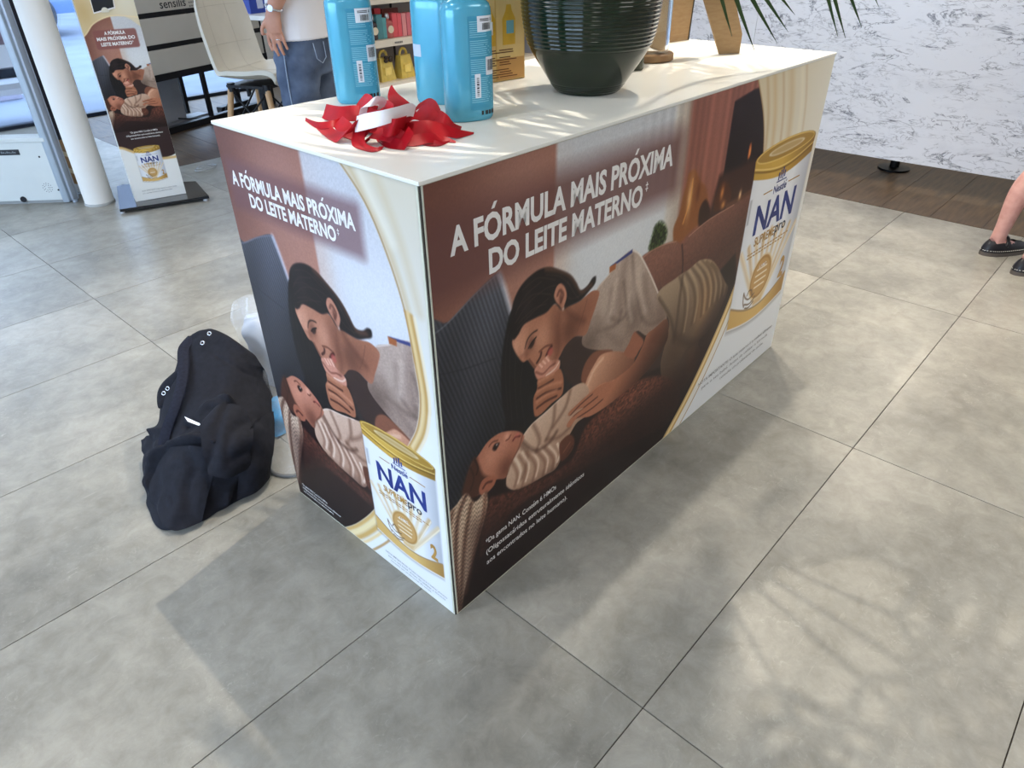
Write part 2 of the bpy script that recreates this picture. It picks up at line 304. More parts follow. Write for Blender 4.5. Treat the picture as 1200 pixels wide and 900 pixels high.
    # trousers
    tr = P.fill([(0.7978,0.5717),(0.8899,0.5899),(0.9579,0.5926),(1.0226,0.6),(1.1068,0.5673),(1.2064,0.4685),(1.2384,0.4214),(1.1658,0.3299),(1.0861,0.3042),(1.1116,0.2488),(1.0654,0.176),(0.9883,0.168),(0.9114,0.2224),(0.865,0.3121),(0.8766,0.3945),(0.881,0.4628)], (150, 132, 112), .003)
    P.ramp([(0.9267,0.5876)][0], [(0.986,0.224)][0], (168, 148, 126), (74, 55, 45), tr, .9); P.blob([(1.0896,0.4468)][0], .06, .10, (158, 126, 94), .8, tr); P.line([(1.1658,0.3299),(1.0861,0.3042),(1.0178,0.3276),(0.9256,0.385)], .02, (70, 52, 42), .7, tr, True, .03); P.blob([(0.9319,0.3112)][0], .05, .12, (96, 74, 60), .7, tr); P.blob([(1.061,0.2365)][0], .03, .06, (146, 104, 72), .7, tr)
    for q in ([(1.0287,0.5954),(1.0938,0.5414),(1.1335,0.4769),(1.1407,0.4158)], [(1.0612,0.5848),(1.1283,0.5297),(1.1675,0.4706),(1.1734,0.4154)], [(1.0963,0.568),(1.1657,0.5114),(1.1982,0.4597),(1.2004,0.4173)], [(0.9993,0.5972),(1.0636,0.5407),(1.102,0.4768),(1.1105,0.4096)], [(0.9711,0.596),(1.0354,0.534),(1.0671,0.4724),(1.0766,0.3991)], [(0.939,0.5938),(0.9985,0.5252),(1.0251,0.4597),(1.0223,0.3915)], [(0.9082,0.5888),(0.9518,0.5203),(0.9677,0.4536),(0.9655,0.3798)]):
        P.line(q, .010, (92, 72, 56), .55, tr, True, .012); P.line(np.array(q) + np.array([.016, .004]), .008, (206, 184, 152), .45, tr, True, .010)
    for q in ([(0.8091,0.5573),(0.8841,0.4698),(0.9249,0.3882)], [(0.9267,0.5876),(0.9269,0.4861),(0.9284,0.3722)], [(1.0802,0.3068),(1.0187,0.3028),(0.9577,0.2376)]): P.line(q, .012, (84, 66, 55), .6, tr, True, .012)
    # face and neck
    fc = P.fill([(0.2303,0.6997),(0.2712,0.7117),(0.3278,0.7121),(0.3571,0.7113),(0.4033,0.6915),(0.451,0.6865),(0.4961,0.6939),(0.5241,0.6815),(0.5164,0.6552),(0.4989,0.6208),(0.478,0.5851),(0.4372,0.5977),(0.4021,0.5897),(0.3807,0.5691),(0.3624,0.5518),(0.3313,0.557),(0.2949,0.5718),(0.2772,0.5936),(0.2657,0.61),(0.2487,0.6134),(0.2269,0.647),(0.2165,0.6767)], SKIN, .002)
    P.blob([(0.4864,0.6508)][0], .05, .06, (150, 102, 80), .6, fc); P.blob([(0.4163,0.6247)][0], .045, .05, SKIN_D, .75, fc); P.blob([(0.2436,0.6713)][0], .03, .04, SKIN_L, .7, fc); P.blob([(0.3175,0.6462)][0], .03, .035, SKIN_L, .6, fc)
    P.blob([(0.3586,0.666)][0], .02, .06, (140, 96, 78), .6, fc); P.blob([(0.3669,0.6027)][0], .02, .03, (150, 104, 84), .4, fc); P.blob([(0.227,0.6575)][0], .012, .03, (220, 176, 152), .5, fc)
    P.line([(0.4774,0.681),(0.4608,0.6383),(0.443,0.609)], .003, (120, 82, 66), .5, fc)
    # hair over the head
    hr = P.fill([(0.2123,0.7332),(0.2234,0.7719),(0.2499,0.7987),(0.2925,0.8125),(0.3312,0.8092),(0.3689,0.7907),(0.4087,0.7651),(0.4318,0.7384),(0.4492,0.7131),(0.4748,0.7147),(0.4933,0.7275),(0.5065,0.7273),(0.5047,0.7106),(0.4825,0.6989),(0.451,0.6865),(0.4066,0.6881),(0.382,0.689),(0.357,0.7134),(0.328,0.7037),(0.2936,0.7048),(0.2547,0.704),(0.2355,0.6872),(0.2193,0.6817),(0.2092,0.7064)], HAIR, .003)
    P.line([(0.3256,0.8072),(0.3719,0.7877),(0.4088,0.763),(0.4389,0.7254),(0.456,0.7063),(0.488,0.7121)], .010, (132, 94, 72), .7, hr, True, .012)
    for q in ([(0.2498,0.7853),(0.2982,0.7952),(0.3551,0.7715)], [(0.2336,0.7485),(0.2848,0.7628),(0.3415,0.742)], [(0.2385,0.7146),(0.285,0.7287),(0.3275,0.7246)], [(0.4003,0.7516),(0.4236,0.7181),(0.4441,0.6934)], [(0.2282,0.7388),(0.2603,0.7698),(0.3094,0.7835)], [(0.2279,0.7189),(0.2711,0.75),(0.3266,0.7615),(0.3614,0.7571)], [(0.233,0.7006),(0.2767,0.7197),(0.333,0.7349)], [(0.3259,0.7934),(0.3725,0.7735),(0.4101,0.7398)], [(0.3864,0.7254),(0.4183,0.7031),(0.4501,0.6999)]): P.line(q, .004, (92, 72, 66), .38, hr)
    P.blob([(0.2657,0.756)][0], .02, .05, (70, 58, 58), .5, hr)
    ear = P.fill([(0.3533,0.7355),(0.3615,0.753),(0.3762,0.756),(0.3918,0.7401),(0.399,0.7166),(0.3908,0.6963),(0.3852,0.6857),(0.3754,0.7001),(0.3598,0.7186)], (190, 142, 120), .002)
    P.line([(0.3653,0.7311),(0.3738,0.7404),(0.3864,0.7254),(0.3781,0.7097)], .007, (116, 74, 62), .7, ear); P.blob([(0.3777,0.7182)][0], .006, .016, (96, 58, 48), .7, ear); P.blob([(0.3881,0.6888)][0], .004, .005, (245, 235, 225), .9)
    # brow, eye, nose, mouth of the mother
    P.line([(0.2573,0.6442),(0.2657,0.6619),(0.2797,0.6707),(0.2968,0.6721)], .005, (74, 50, 42), .8, fc); P.blob([(0.277,0.6463)][0], .012, .02, (120, 80, 66), .7, fc); P.fill([(0.2713,0.6402),(0.2798,0.6494),(0.2912,0.6552),(0.287,0.6419),(0.277,0.6355)], (58, 38, 34), .003, .9); P.line([(0.2685,0.6392),(0.2798,0.6494),(0.2941,0.6561)], .004, (40, 26, 24), .9); P.blob([(0.2516,0.6403)][0], .008, .02, (212, 166, 142), .5, fc); P.line([(0.246,0.6277),(0.26,0.6344),(0.2657,0.6491)], .008, (140, 96, 78), .45, fc, True, .012)
    P.blob([(0.2628,0.6266)][0], .008, .012, (138, 92, 74), .6, fc); P.line([(0.2714,0.6096),(0.2889,0.5837),(0.2979,0.5727)], .005, (110, 70, 56), .6, fc); P.line([(0.2977,0.5886),(0.3094,0.599),(0.3122,0.6089)], .007, (82, 48, 42), .85, fc)
    P.line([(0.3062,0.6138),(0.3269,0.618),(0.3482,0.6132)], .006, (122, 78, 62), .8, fc); P.line([(0.3305,0.5917),(0.3393,0.6036),(0.3483,0.6086)], .008, (70, 30, 30), .85, fc); P.fill([(0.3334,0.5972),(0.3453,0.6077),(0.3548,0.5967),(0.3459,0.5848)], (186, 100, 92), .003, .7)
    # hanging hair right of the chin, then baby legs
    P.fill([(0.4702,0.4539),(0.4777,0.4957),(0.511,0.5177),(0.5551,0.508),(0.6026,0.4818),(0.5565,0.4563),(0.504,0.4295)], (140, 96, 76), .003)
    kn = P.fill([(0.4847,0.3998),(0.492,0.4458),(0.5249,0.4813),(0.5564,0.4948),(0.6229,0.4728),(0.7007,0.4273),(0.709,0.3989),(0.6612,0.3882),(0.6139,0.3836),(0.5585,0.3973),(0.5156,0.3758)], (184, 138, 112), .003)
    P.ramp([(0.536,0.4787)][0], [(0.6843,0.3689)][0], (208, 166, 140), (122, 82, 64), kn, .8); P.line([(0.4938,0.4215),(0.5195,0.4609),(0.5577,0.4815)], .010, (226, 190, 166), .6, kn)
    P.fill([(0.6572,0.4496),(0.6777,0.4749),(0.6982,0.5002),(0.7212,0.4827),(0.7517,0.4483),(0.7302,0.4251),(0.7069,0.4137)], (160, 110, 88), .003)
    # baby romper
    bd = P.fill([(0.1888,0.3087),(0.1987,0.3523),(0.2141,0.3764),(0.2413,0.4034),(0.2779,0.4253),(0.3341,0.4348),(0.3857,0.4455),(0.4391,0.4539),(0.4815,0.4432),(0.5057,0.4076),(0.4932,0.3821),(0.5041,0.3355),(0.4605,0.3317),(0.4331,0.3113),(0.413,0.2896),(0.3938,0.2445),(0.3733,0.2286),(0.3387,0.2335),(0.2983,0.2397),(0.2592,0.2458),(0.2213,0.2599),(0.1942,0.2863)], (196, 168, 148), .002)
    P.ramp([(0.2717,0.4238)][0], [(0.3738,0.2138)][0], (214, 190, 170), (150, 118, 98), bd, .7)
    for q in ([(0.2871,0.4202),(0.3098,0.3635),(0.2974,0.3312)], [(0.3663,0.4379),(0.3614,0.3866),(0.3361,0.3483)], [(0.4258,0.4479),(0.4075,0.4059),(0.3618,0.3733)], [(0.2352,0.3943),(0.2656,0.3371),(0.2466,0.2818)], [(0.3361,0.3483),(0.387,0.3268),(0.4319,0.334)]): P.line(q, .010, (122, 92, 76), .6, bd, True, .012)
    for k, q in enumerate(([(0.2106,0.3527),(0.2282,0.3072),(0.2184,0.2729)], [(0.2349,0.3585),(0.2593,0.3009),(0.2465,0.2598)], [(0.2625,0.3522),(0.2945,0.2923),(0.2851,0.2484)], [(0.2973,0.3365),(0.3309,0.2807),(0.325,0.2394)], [(0.33,0.325),(0.365,0.2708),(0.3627,0.2354)])):
        P.line(q, .008, (140, 106, 88), .7, bd, True, .010); P.line(np.array(q) + np.array([.012, .004]), .006, (238, 218, 200), .7, bd, True, .008)
    P.line([(0.2473,0.3923),(0.2909,0.3404),(0.3431,0.3308),(0.376,0.3493)], .010, (98, 70, 58), .7, bd, True, .012); P.line([(0.2141,0.3764),(0.2413,0.4034),(0.2779,0.4253),(0.3341,0.4348),(0.3857,0.4455)], .006, (240, 224, 208), .5, bd)
    P.line([(0.3809,0.3085),(0.3926,0.2737),(0.3831,0.2483)], .008, (234, 214, 196), .8)
    P.fill([(0.3882,0.2958),(0.405,0.3109),(0.4333,0.3084),(0.4528,0.2803),(0.4472,0.2523),(0.4226,0.2383),(0.3974,0.2423)], (112, 72, 56), .003); P.line([(0.407,0.265),(0.4347,0.2825)], .004, (160, 112, 90), .6); P.line([(0.4221,0.2472),(0.4465,0.2641)], .004, (70, 42, 34), .6)
    # foot and fist
    P.fill([(0.289,0.5723),(0.3008,0.5804),(0.3126,0.584),(0.3245,0.5899),(0.3366,0.5912),(0.3462,0.5732),(0.3682,0.5654),(0.3813,0.5548),(0.3789,0.5346),(0.3572,0.5187),(0.3196,0.5299),(0.2982,0.545)], (200, 150, 130), .002)
    for q in ([(0.3067,0.5799),(0.3159,0.5688)], [(0.3186,0.5835),(0.3279,0.5724)], [(0.3306,0.5871),(0.3401,0.5737)]): P.line(q, .005, (232, 186, 166), .9)
    P.line([(0.295,0.5649),(0.3193,0.5488),(0.3436,0.5559),(0.3623,0.5565)], .006, (140, 92, 78), .7); P.line([(0.3317,0.5381),(0.3628,0.5422),(0.3782,0.5539)], .005, (232, 205, 188), .7)
    fi = P.fill([(0.3012,0.5412),(0.3318,0.5357),(0.3631,0.5326),(0.3822,0.5331),(0.3964,0.5022),(0.398,0.4669),(0.3887,0.4515),(0.353,0.4474),(0.315,0.4375),(0.2932,0.4419),(0.2868,0.465),(0.2866,0.499),(0.2985,0.5167)], (170, 120, 94), .002)
    for q in ([(0.3046,0.516),(0.3323,0.5142),(0.3574,0.5139)], [(0.2988,0.4903),(0.3328,0.4898),(0.3878,0.4745)], [(0.2991,0.4634),(0.3334,0.4651),(0.372,0.4601)]): P.line(q, .007, (92, 56, 44), .8, fi); P.line(np.array(q) + np.array([0, .018]), .008, (212, 162, 134), .6, fi, True, .01)
    # baby head
    bh = P.fill([(0.1009,0.4402),(0.1315,0.4602),(0.1673,0.4633),(0.2009,0.4514),(0.2297,0.435),(0.2475,0.4175),(0.2534,0.4014),(0.2351,0.3791),(0.2138,0.3611),(0.1986,0.3446),(0.1861,0.3211),(0.1487,0.3376),(0.1058,0.3272),(0.0709,0.3406),(0.0508,0.3594),(0.061,0.3925),(0.0792,0.4296)], (178, 126, 104), .002)
    P.blob([(0.1404,0.4137)][0], .03, .04, (206, 154, 130), .7, bh); P.blob([(0.1898,0.3501)][0], .03, .035, (112, 72, 58), .7, bh); P.blob([(0.1831,0.425)][0], .03, .03, (200, 148, 126), .6, bh)
    P.fill([(0.0823,0.4373),(0.0955,0.4387),(0.1021,0.4128),(0.1139,0.378),(0.1349,0.3492),(0.1086,0.3278),(0.0732,0.3339),(0.0454,0.358),(0.0588,0.3988)], (94, 62, 50), .006); P.line([(0.0902,0.4372),(0.0991,0.4073),(0.0928,0.3916)], .005, (62, 40, 34), .8); P.line([(0.076,0.4219),(0.0845,0.387),(0.072,0.3577)], .005, (66, 44, 38), .6)
    P.fill([(0.0983,0.3426),(0.1104,0.3626),(0.1326,0.3609),(0.1547,0.3441),(0.1482,0.3249),(0.125,0.3168),(0.1055,0.3221)], (168, 114, 92), .002); P.line([(0.1119,0.3386),(0.1235,0.3464),(0.1402,0.3405)], .007, (96, 56, 46), .8)
    P.line([(0.1363,0.4454),(0.1475,0.4508),(0.1639,0.446)], .005, (112, 72, 58), .7); P.fill([(0.1467,0.4319),(0.1554,0.4413),(0.1692,0.4356),(0.1633,0.4269),(0.1547,0.4222)], (48, 30, 28), .003); P.blob([(0.1608,0.4357)][0], .003, .003, (240, 230, 225), .8)
    P.blob([(0.1949,0.4402)][0], .01, .012, (222, 172, 150), .8, bh); P.line([(0.1918,0.4298),(0.2004,0.4296),(0.2064,0.4361)], .005, (120, 72, 60), .7); P.line([(0.2147,0.4164),(0.2236,0.4212),(0.2384,0.4151)], .006, (116, 56, 52), .8); P.blob([(0.2296,0.4252)][0], .008, .006, (206, 126, 116), .6, bh)
    P.line([(0.2474,0.4125),(0.2351,0.3842),(0.2107,0.3578),(0.1922,0.3277)], .006, (96, 62, 50), .4)
    # blanket edge: braided strands
    bl = P.fill([(-0.0118,0.3223),(0.0262,0.346),(0.0587,0.3591),(0.083,0.3167),(0.1195,0.3205),(0.1227,0.2676),(0.0966,0.2065),(0.0634,0.1318),(0.0358,0.0649),(0.0098,-0.0122),(-0.017,0.0132),(-0.0127,0.1942)], (186, 164, 144), .003)
    for k, (q, c) in enumerate((([(0.0584,0.3542),(0.0278,0.2985),(0.0127,0.1734),(0.0114,0.0087)], (88, 60, 50)), ([(0.0722,0.319),(0.0472,0.2302),(0.027,0.1029),(0.0169,0.0037)], (96, 68, 56)), ([(0.0148,0.3337),(-0.0082,0.2457),(-0.0065,0.0719)], (110, 82, 68)), ([(0.1193,0.318),(0.1077,0.2538),(0.0742,0.1668),(0.0375,0.0479)], (120, 86, 70)))): P.line(q, .010, c, .85, None, True, .012)
    P.vary(bl, lambda X, Z: np.sin((Z + .4 * np.abs(np.sin(X * 120))) * 480), .20)
    # sofa seat arm, lit on top
    st = P.fill([(0.1262,0.2813),(0.1496,0.2867),(0.209,0.2627),(0.2786,0.2414),(0.3561,0.2223),(0.4091,0.2176),(0.4526,0.2229),(0.4996,0.296),(0.5746,0.3117),(0.6379,0.3155),(0.7373,0.3232),(0.8412,0.2905),(0.9385,0.2342),(1.005,0.1629),(1.0085,0.101),(0.9457,0.0529),(0.7446,0.0942),(0.5265,0.147),(0.3397,0.1863),(0.2078,0.1959),(0.1201,0.1452),(0.0901,0.1396)], (104, 66, 54), .006)
    P.blob([(0.3059,0.156)][0], .12, .035, (158, 114, 94), .7, st, .2); P.blob([(0.7201,0.2642)][0], .18, .05, (140, 92, 74), .6, st, .1); P.blob([(0.1458,0.1837)][0], .05, .08, (88, 56, 46), .6, st)
    P.blob([(0.4127,0.1376)][0], .10, .02, (176, 130, 108), .5, st, .25); P.vary(st, lambda X, Z: hashn(X * .8 + Z * .3, Z - X * .2, 150), .26)
    P.ramp((.4, .22), (.4, .06), (66, 44, 40), (46, 31, 31), P.mask([(.08, .24), (.30, .21), (1.0, .25), (1.25, .45), (1.2, -.1), (.02, -.1)], .05, False), .8)
    # forearm and hand of the mother
    fa = P.fill([(0.7661,0.4637),(0.8085,0.4677),(0.8655,0.4718),(0.8855,0.4191),(0.8779,0.3882),(0.8299,0.3519),(0.7373,0.3232),(0.6379,0.3155),(0.5743,0.3147),(0.5125,0.3226),(0.4596,0.3459),(0.4319,0.334),(0.4172,0.3476),(0.4444,0.3623),(0.4873,0.3636),(0.4579,0.3739),(0.4299,0.3702),(0.4224,0.3822),(0.4568,0.3904),(0.4993,0.3976),(0.558,0.4029),(0.6174,0.3873),(0.7054,0.395),(0.7496,0.4356)], (158, 108, 84), .002)
    P.ramp([(0.6707,0.4084)][0], [(0.7682,0.2933)][0], (180, 128, 102), (62, 37, 30), fa, .9); P.blob([(0.8077,0.4241)][0], .04, .05, (112, 72, 56), .5, fa)
    for q in ([(0.4444,0.3623),(0.4944,0.3653),(0.5461,0.3683)], [(0.4299,0.3702),(0.4715,0.3827),(0.5219,0.3888)], [(0.4596,0.3459),(0.5258,0.3432),(0.5711,0.3472)]): P.line(q, .005, (86, 52, 42), .7, fa)
    P.line([(0.4919,0.3987),(0.558,0.4029),(0.6174,0.3873)], .006, (212, 162, 134), .6, fa)
    P.blob([(0.3665,0.6142)][0], .012, .03, (128, 86, 68), .5, fc); P.line([(0.3761,0.6849),(0.3715,0.6454),(0.3764,0.5986),(0.3621,0.5612)], .012, (118, 78, 62), .5, fc, True, .02); P.line([(0.3943,0.6864),(0.4275,0.6515),(0.4683,0.6262)], .014, (104, 66, 53), .5, fc, True, .02)
    # ink curve: deeper shadows, fine grain
    P.vary(np.ones(P.C.shape[:2]), lambda X, Z: hashn(X, Z, 330), .025)
    x = np.clip(P.C / 255., 0, 1); P.C = 255 * np.clip(np.where(x < .8, x ** 1.32 * 1.10, x + (.8 ** 1.32 * 1.10 - .8) * (1 - x) / .2), 0, 1)

def can_art(P, x0, x1, z0):
    """product tin: x0..x1 wide, lower rim at z0 (sides); proportions follow its width"""
    w = x1 - x0; c = (x0 + x1) / 2; u = w / .42
    def arc(za, dz, n=13): return [(x0 + w * k / (n - 1), za - dz * u * math.sin(PI * k / (n - 1))) for k in range(n)]
    zt = z0 + .515 * u; d = .030
    P.fill([(x - .004 * u, z - .008 * u) for x, z in arc(z0, d)] + [(x1, zt), (x0, zt)], (120, 112, 108), .012 * u, .6, False)
    body = P.fill(arc(z0, d) + [(x1, zt), (x0, zt)], (222, 223, 226), .0015, 1, False)
    P.ramp((x0, 0), (x0 + .10 * w, 0), (176, 178, 184), (232, 233, 236), body, .8); P.blob((x0 + .35 * w, z0 + .3 * u), .12 * u, .5 * u, (246, 246, 248), .7, body)
    P.ramp((x0 + .72 * w, 0), (x1, 0), (232, 233, 236), (164, 166, 174), body, .75)
    # golden waves and emblem
    for k in range(9):
        a = -.62 + k * .155; q = []
        for j in range(9):
            t = j / 8; q.append((c + (.02 + .16 * t) * a * 1.75 * u + .012 * u * a, z0 + (.02 + .235 * t * (1 - .22 * abs(a)) + .03 * t) * u + .02 * u))
        P.line(q, .020 * u, (206, 168, 112) if k % 2 else (224, 196, 150), .75, body, True, .012 * u); P.line([(x + .009 * u, z) for x, z in q], .006 * u, (242, 228, 200), .8, body)
    P.blob((c, z0 + .20 * u), .2 * u, .03 * u, (230, 226, 222), .35, body)
    e = lambda cx, cz, rx, rz, n=20: [(cx + rx * math.cos(2 * PI * k / n), cz + rz * math.sin(2 * PI * k / n)) for k in range(n)]
    ce = (c - .012 * u, z0 + .135 * u)
    P.fill(e(*ce, .083 * u, .085 * u), (226, 204, 164), .002); P.fill(e(*ce, .076 * u, .078 * u), (178, 132, 70), .002); P.fill(e(*ce, .066 * u, .068 * u), (198, 154, 92), .002)
    for k in range(4): P.line([(ce[0] - (.045 - .006 * abs(k - 1.5)) * u, ce[1] + (.034 - .022 * k) * u), (ce[0] + (.045 - .006 * abs(k - 1.5)) * u, ce[1] + (.034 - .022 * k) * u)], .006 * u, (250, 240, 220), .85)
    # line drawing of a bird at a nest
    bx, bz = x0 + .20 * w, z0 + .052 * u
    for q in ([(0, .06), (.02, .035), (.05, .02), (.085, .03)], [(.0, .055), (.008, .02), (.02, .0)], [(.03, .04), (.04, .055), (.06, .05), (.07, .03)], [(.02, .01), (.06, -.002), (.1, .012)], [(.03, -.008), (.06, -.016), (.09, -.004)]):
        P.line([(bx + a * u, bz + b * u) for a, b in q], .006 * u, (112, 88, 66), .9)
    # lower golden band
    st = P.fill(arc(z0 + .004 * u, d) + arc(z0 + .08 * u, .062)[::-1], (200, 156, 82), .002, 1, False)
    P.ramp((x0, 0), (x0 + .4 * w, 0), (168, 122, 56), (226, 188, 116), st, .8); P.ramp((x0 + .6 * w, 0), (x1, 0), (220, 180, 108), (150, 108, 50), st, .8)
    P.line(arc(z0 + .083 * u, .062), .007 * u, (150, 116, 74), .8, body); P.line(arc(z0 + .002 * u, d), .006 * u, (232, 226, 220), .9)
    # lid
    zl = zt; lid = P.fill(arc(zl - .0 * u, .030) + [(x1 + .006 * u, zl + .055 * u)] + [(c + (w / 2 + .006 * u) * math.cos(PI * k / 12), zl + .055 * u + .030 * u * math.sin(PI * k / 12)) for k in range(1, 12)] + [(x0 - .006 * u, zl + .055 * u)], (176, 136, 52), .002, 1, False)
    P.ramp((x0, 0), (x0 + .3 * w, 0), (120, 86, 24), (224, 184, 92), lid, .8); P.ramp((x0 + .45 * w, 0), (x1, 0), (206, 164, 70), (118, 84, 26), lid, .85)
    P.line(arc(zl + .022 * u, .030), .006 * u, (110, 78, 22), .7, lid); P.line(arc(zl + .030 * u, .030), .005 * u, (244, 216, 140), .7, lid)
    tp = e(c, zl + .055 * u, w / 2 - .004 * u, .027 * u, 28); m = P.fill(tp, (166, 128, 52), .002, 1, False); P.line(tp + tp[:1], .004 * u, (232, 200, 118), .8)
    P.fill(e(c, zl + .056 * u, .62 * w / 2, .014 * u, 24), (214, 196, 160), .002, 1, False); P.fill(e(c, zl + .056 * u, .54 * w / 2, .010 * u, 24), (188, 158, 104), .003, 1, False)
    P.fill([(x0 + .012 * w, z0 + .37 * u), (x0 + .045 * w, z0 + .37 * u), (x0 + .045 * w, z0 + .45 * u), (x0 + .012 * w, z0 + .45 * u)], (150, 150, 154), .003, .6, False)

def can_letters(mb, x0, x1, z0, o, ex, ey, ez, key):
    """lettering of the tin, one mesh per ink colour"""
    w = x1 - x0; c = (x0 + x1) / 2; u = w / .42; L = lambda m, s, x, z, h, **k: letters(m, s, x, z0 + z * u, h * u, o, ex, ey, ez, **k)
    if key == 'blue': L(mb, 'NAN', c - .145 * u, .322, .098, width=.29 * u, bold=.028); L(mb, 'Nestlé', c - .045 * u, .432, .026, width=.095 * u, bold=.02)
    if key == 'gold': L(mb, 'SUPREME', c - .120 * u, .276, .032, width=.148 * u, bold=.022)
    if key == 'two': L(mb, '2', x1 - .068 * u, .078, .080, width=.04 * u, bold=.04)
    if key == 'dark': L(mb, 'pro', c + .030 * u, .280, .040, width=.082 * u, bold=.015)
    if key == 'white': L(mb, '6 HMO', c - .04 * u, .172, .014, width=.055 * u, bold=.01)
    o, ex, ey, ez = (np.array(q, float) for q in (o, ex, ey, ez))
    def bar(xa, xb, za, zb): mb.add([o + ex * a + ey * (z0 + b * u) + ez * .0006 for a, b in ((xa, za), (xb, za), (xb, zb), (xa, zb))], [(0, 1, 2, 3)])
    if key == 'lines':
        bar(c - .118 * u, c - .055 * u, .446, .450); bar(c + .062 * u, c + .150 * u, .446, .450)
        for r_, (za, n) in enumerate(((.252, 15), (.240, 13))):
            for k in range(n): bar(c - .155 * u + k * .0205 * u, c - .155 * u + (k * .0205 + .016) * u, za, za + .005)
    if key == 'blue':   # nest emblem above the name
        for k in range(4): bar(c - .026 * u + k * .014 * u, c - .018 * u + k * .014 * u, .470 + .004 * (k % 2), .496 + .006 * (k % 3))
        bar(c - .034 * u, c + .040 * u, .464, .468)

def cream_swirl(P, m, x, zlo, zhi):
    """cream border with streaks of gold light"""
    P.tint(m, (222, 214, 196)); P.ramp((0, zlo), (0, zhi), (228, 229, 230), (216, 204, 180), m, .9)

PMAT = bpy.data.materials.new('printed_foil'); PMAT.use_nodes = True
_b = PMAT.node_tree.nodes['Principled BSDF']; _a = PMAT.node_tree.nodes.new('ShaderNodeAttribute'); _a.attribute_name = 'ink'
PMAT.node_tree.links.new(_a.outputs['Color'], _b.inputs['Base Color']); _b.inputs['Roughness'].default_value = .42; _b.inputs['Specular IOR Level'].default_value = .3
def print_grid(name, P, o, ex, ey, parent, gain=1.0, u0=0., v0=0., us=1., vsc=1.):
    """mesh of the painted print: panel frame o,ex,ey"""
    o, ex, ey = (np.array(q, float) for q in (o, ex, ey)); nx, nz = len(P.xs), len(P.zs)
    X, Z = np.meshgrid((P.xs - u0) * us, (P.zs - v0) * vsc); v = o + X[..., None] * ex + Z[..., None] * ey
    idx = np.arange(nx * nz).reshape(nz, nx); f = np.stack([idx[:-1, :-1], idx[:-1, 1:], idx[1:, 1:], idx[1:, :-1]], -1).reshape(-1, 4)
    me = bpy.data.meshes.new(name); me.vertices.add(nx * nz); me.vertices.foreach_set('co', v.reshape(-1)); me.loops.add(f.size); me.loops.foreach_set('vertex_index', f.reshape(-1))
    me.polygons.add(len(f)); me.polygons.foreach_set('loop_start', np.arange(0, f.size, 4)); me.polygons.foreach_set('loop_total', np.full(len(f), 4)); me.update(calc_edges=True)
    at = me.attributes.new('ink', 'FLOAT_COLOR', 'POINT'); c = np.ones((nx * nz, 4)); c[:, :3] = np.clip(lin(np.clip(P.C, 0, 255)).reshape(-1, 3) * gain, 0, .92); at.data.foreach_set('color', c.reshape(-1))
    me.materials.append(PMAT); ob = bpy.data.objects.new(name, me); COL.objects.link(ob); ob.parent = parent; return ob

